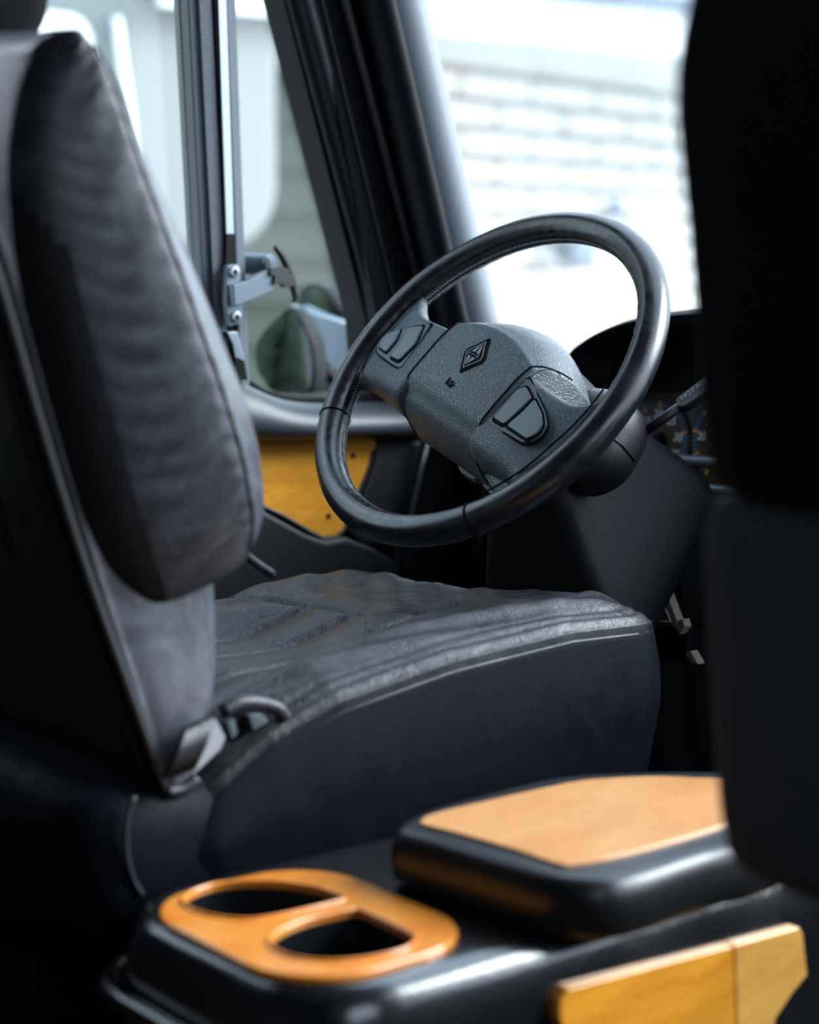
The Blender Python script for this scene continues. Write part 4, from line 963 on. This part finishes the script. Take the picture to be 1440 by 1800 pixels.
# the top is built with the two wells cut through it
body = wm('body', *loft_data(secs), M['gloss'], cn)
cx0, cx1, cy0, cy1 = -.230, .004, .757, .937
ring = rrect(cx1-cx0, cy1-cy0, .066, 10, (cx0+cx1)/2, (cy0+cy1)/2)
def half(px): return [onz(x, y, ZC+.0045) for x, y in px]
H1 = half([(330, 1585), (352, 1568), (400, 1556), (470, 1554), (540, 1562), (585, 1575), (596, 1583), (575, 1590), (500, 1608), (440, 1617), (385, 1612), (345, 1600)])
H2 = half([(482, 1660), (495, 1642), (540, 1622), (610, 1606), (632, 1605), (680, 1626), (715, 1644), (722, 1656), (700, 1672), (640, 1686), (570, 1690), (510, 1680)])
H1 = smooth_path(H1, 3, True); H2 = smooth_path(H2, 3, True)
# wells as boolean cutters baked into the mesh
def cut(obj, poly, z0, z1):
    v, f = prism_data([Vector((p.x, p.y, z0)) for p in poly], (0, 0, z1-z0)); c_ = wm('cut', v, f, M['gloss'], None, smooth=False)
    md = obj.modifiers.new('b', 'BOOLEAN'); md.object = c_; md.operation = 'DIFFERENCE'; md.solver = 'EXACT'
    bpy.context.view_layer.update(); dg = bpy.context.evaluated_depsgraph_get(); me = bpy.data.meshes.new_from_object(obj.evaluated_get(dg))
    obj.modifiers.clear(); obj.data = me; bpy.data.objects.remove(c_)
for H in (H1, H2):
    cpt = sum(H, Vector())/len(H); cut(body, [cpt+(p-cpt)*1.04 for p in H], ZC-.15, ZC+.05)
for p_ in body.data.polygons: p_.use_smooth = True
body.data.set_sharp_from_angle(angle=math.radians(40))
cr_ = wm('cup_surround', *prism_data([Vector((x, y, ZC-.001)) for x, y in ring], (0, 0, .0065)), M['woodring'], cn, smooth=False)
H1, H2 = [[sum(H, Vector())/len(H)+(p-sum(H, Vector())/len(H))*1.07 for p in H] for H in (H1, H2)]
for H in (H1, H2): cut(cr_, H, ZC-.01, ZC+.03)
b_m = cr_.modifiers.new('bevel', 'BEVEL'); b_m.width = .0022; b_m.segments = 3; b_m.limit_method = 'ANGLE'; b_m.angle_limit = math.radians(40)
for H in (H1, H2):
    hh_ = smooth_path(H, 3, True); c_ = sum(hh_, Vector())/len(hh_)
    wm('cup_rim', *tube_data([c_+(p-c_)*1.0+Vector((0, 0, .0012)) for p in hh_], .0018, 8, closed=True), M['woodring'], cr_)
lipp = [p+Vector((0, 0, 0)) for p in cplan(-.016, .268)]
k0 = min(range(len(lipp)), key=lambda k: (lipp[k]-Vector((.05, .80, .268))).length)
lipp = lipp[k0:]+lipp[:k0]
if lipp[3].y > lipp[0].y: lipp = [lipp[0]]+lipp[1:][::-1]
lipp = [p for p in lipp if p.y < 1.2 and (p.x < .03 or p.y < .80)]
wm('lower_lip', *tube_data(lipp, .0085, 10), M['gloss'], cn)
# storage lid
def lid_plan(g_, z):
    P = round_poly([(-.262, 1.06), (-.205, .972), (.020, .985), (.038, 1.02), (.050, 1.335), (-.235, 1.335)], .05, 8)
    cx = -.10; cy = 1.155
    return [Vector((cx+(x-cx)*(1-g_/.15), cy+(y-cy)*(1-g_/.18), z)) for x, y in P]
lid_px = [(700, 1452), (745, 1426), (820, 1404), (950, 1372), (1020, 1362), (1100, 1358), (1240, 1356), (1420, 1368), (1400, 1440), (1330, 1480), (1240, 1500), (1100, 1545), (1010, 1548), (940, 1535), (800, 1492), (715, 1466)]
ZL = .378
LP_ = [onz(x, y, ZL) for x, y in lid_px]; LP_ = smooth_path(LP_, 3, True); lc = sum(LP_, Vector())/len(LP_)
def lp(s_, z): return [Vector((lc.x+(p.x-lc.x)*s_, lc.y+(p.y-lc.y)*s_, z)) for p in LP_]
lid = wm('storage_lid', *loft_data([lp(.96, .331), lp(1.0, .333), lp(1.02, .340), lp(1.03, .352), lp(1.025, .364), lp(1.005, .373), lp(.975, .378), lp(.93, .3785)]), M['lidblack'], cn)
wi_px = [(740, 1442), (760, 1430), (850, 1408), (1000, 1375), (1060, 1368), (1140, 1364), (1216, 1366), (1330, 1376), (1310, 1430), (1236, 1462), (1100, 1500), (1010, 1517), (975, 1515), (900, 1490), (800, 1462), (745, 1448)]
WI = [onz(x, y, ZL+.003) for x, y in wi_px]
wm('lid_inlay', *prism_data(smooth_path([Vector((p.x, p.y, ZL-.002)) for p in WI], 3, True), (0, 0, .005)), M['woodlid'], lid, smooth=False, bevel=.001)
# wood panel on the flank facing the viewer; its paler end paints a reflection
XF = .0485
P1 = [onx(x, y, XF) for x, y in ((1000, 1738), (1290, 1662), (1296, 1860), (1010, 1860), (984, 1790), (985, 1760))]
P2 = [onx(x, y, XF) for x, y in ((1292, 1661), (1405, 1630), (1412, 1640), (1420, 1715), (1395, 1745), (1365, 1790), (1350, 1860), (1298, 1860))]
wm('flank_panel', *prism_data(P1, (-.02, 0, 0)), M['woodside'], cn, smooth=False, bevel=.0015)
wm('flank_panel', *prism_data(P2, (-.02, 0, 0)), wood('console_wood_reflection', (.58, .25, .05), (.86, .45, .10), (1, 1.2, 6)), cn, smooth=False, bevel=.0015)
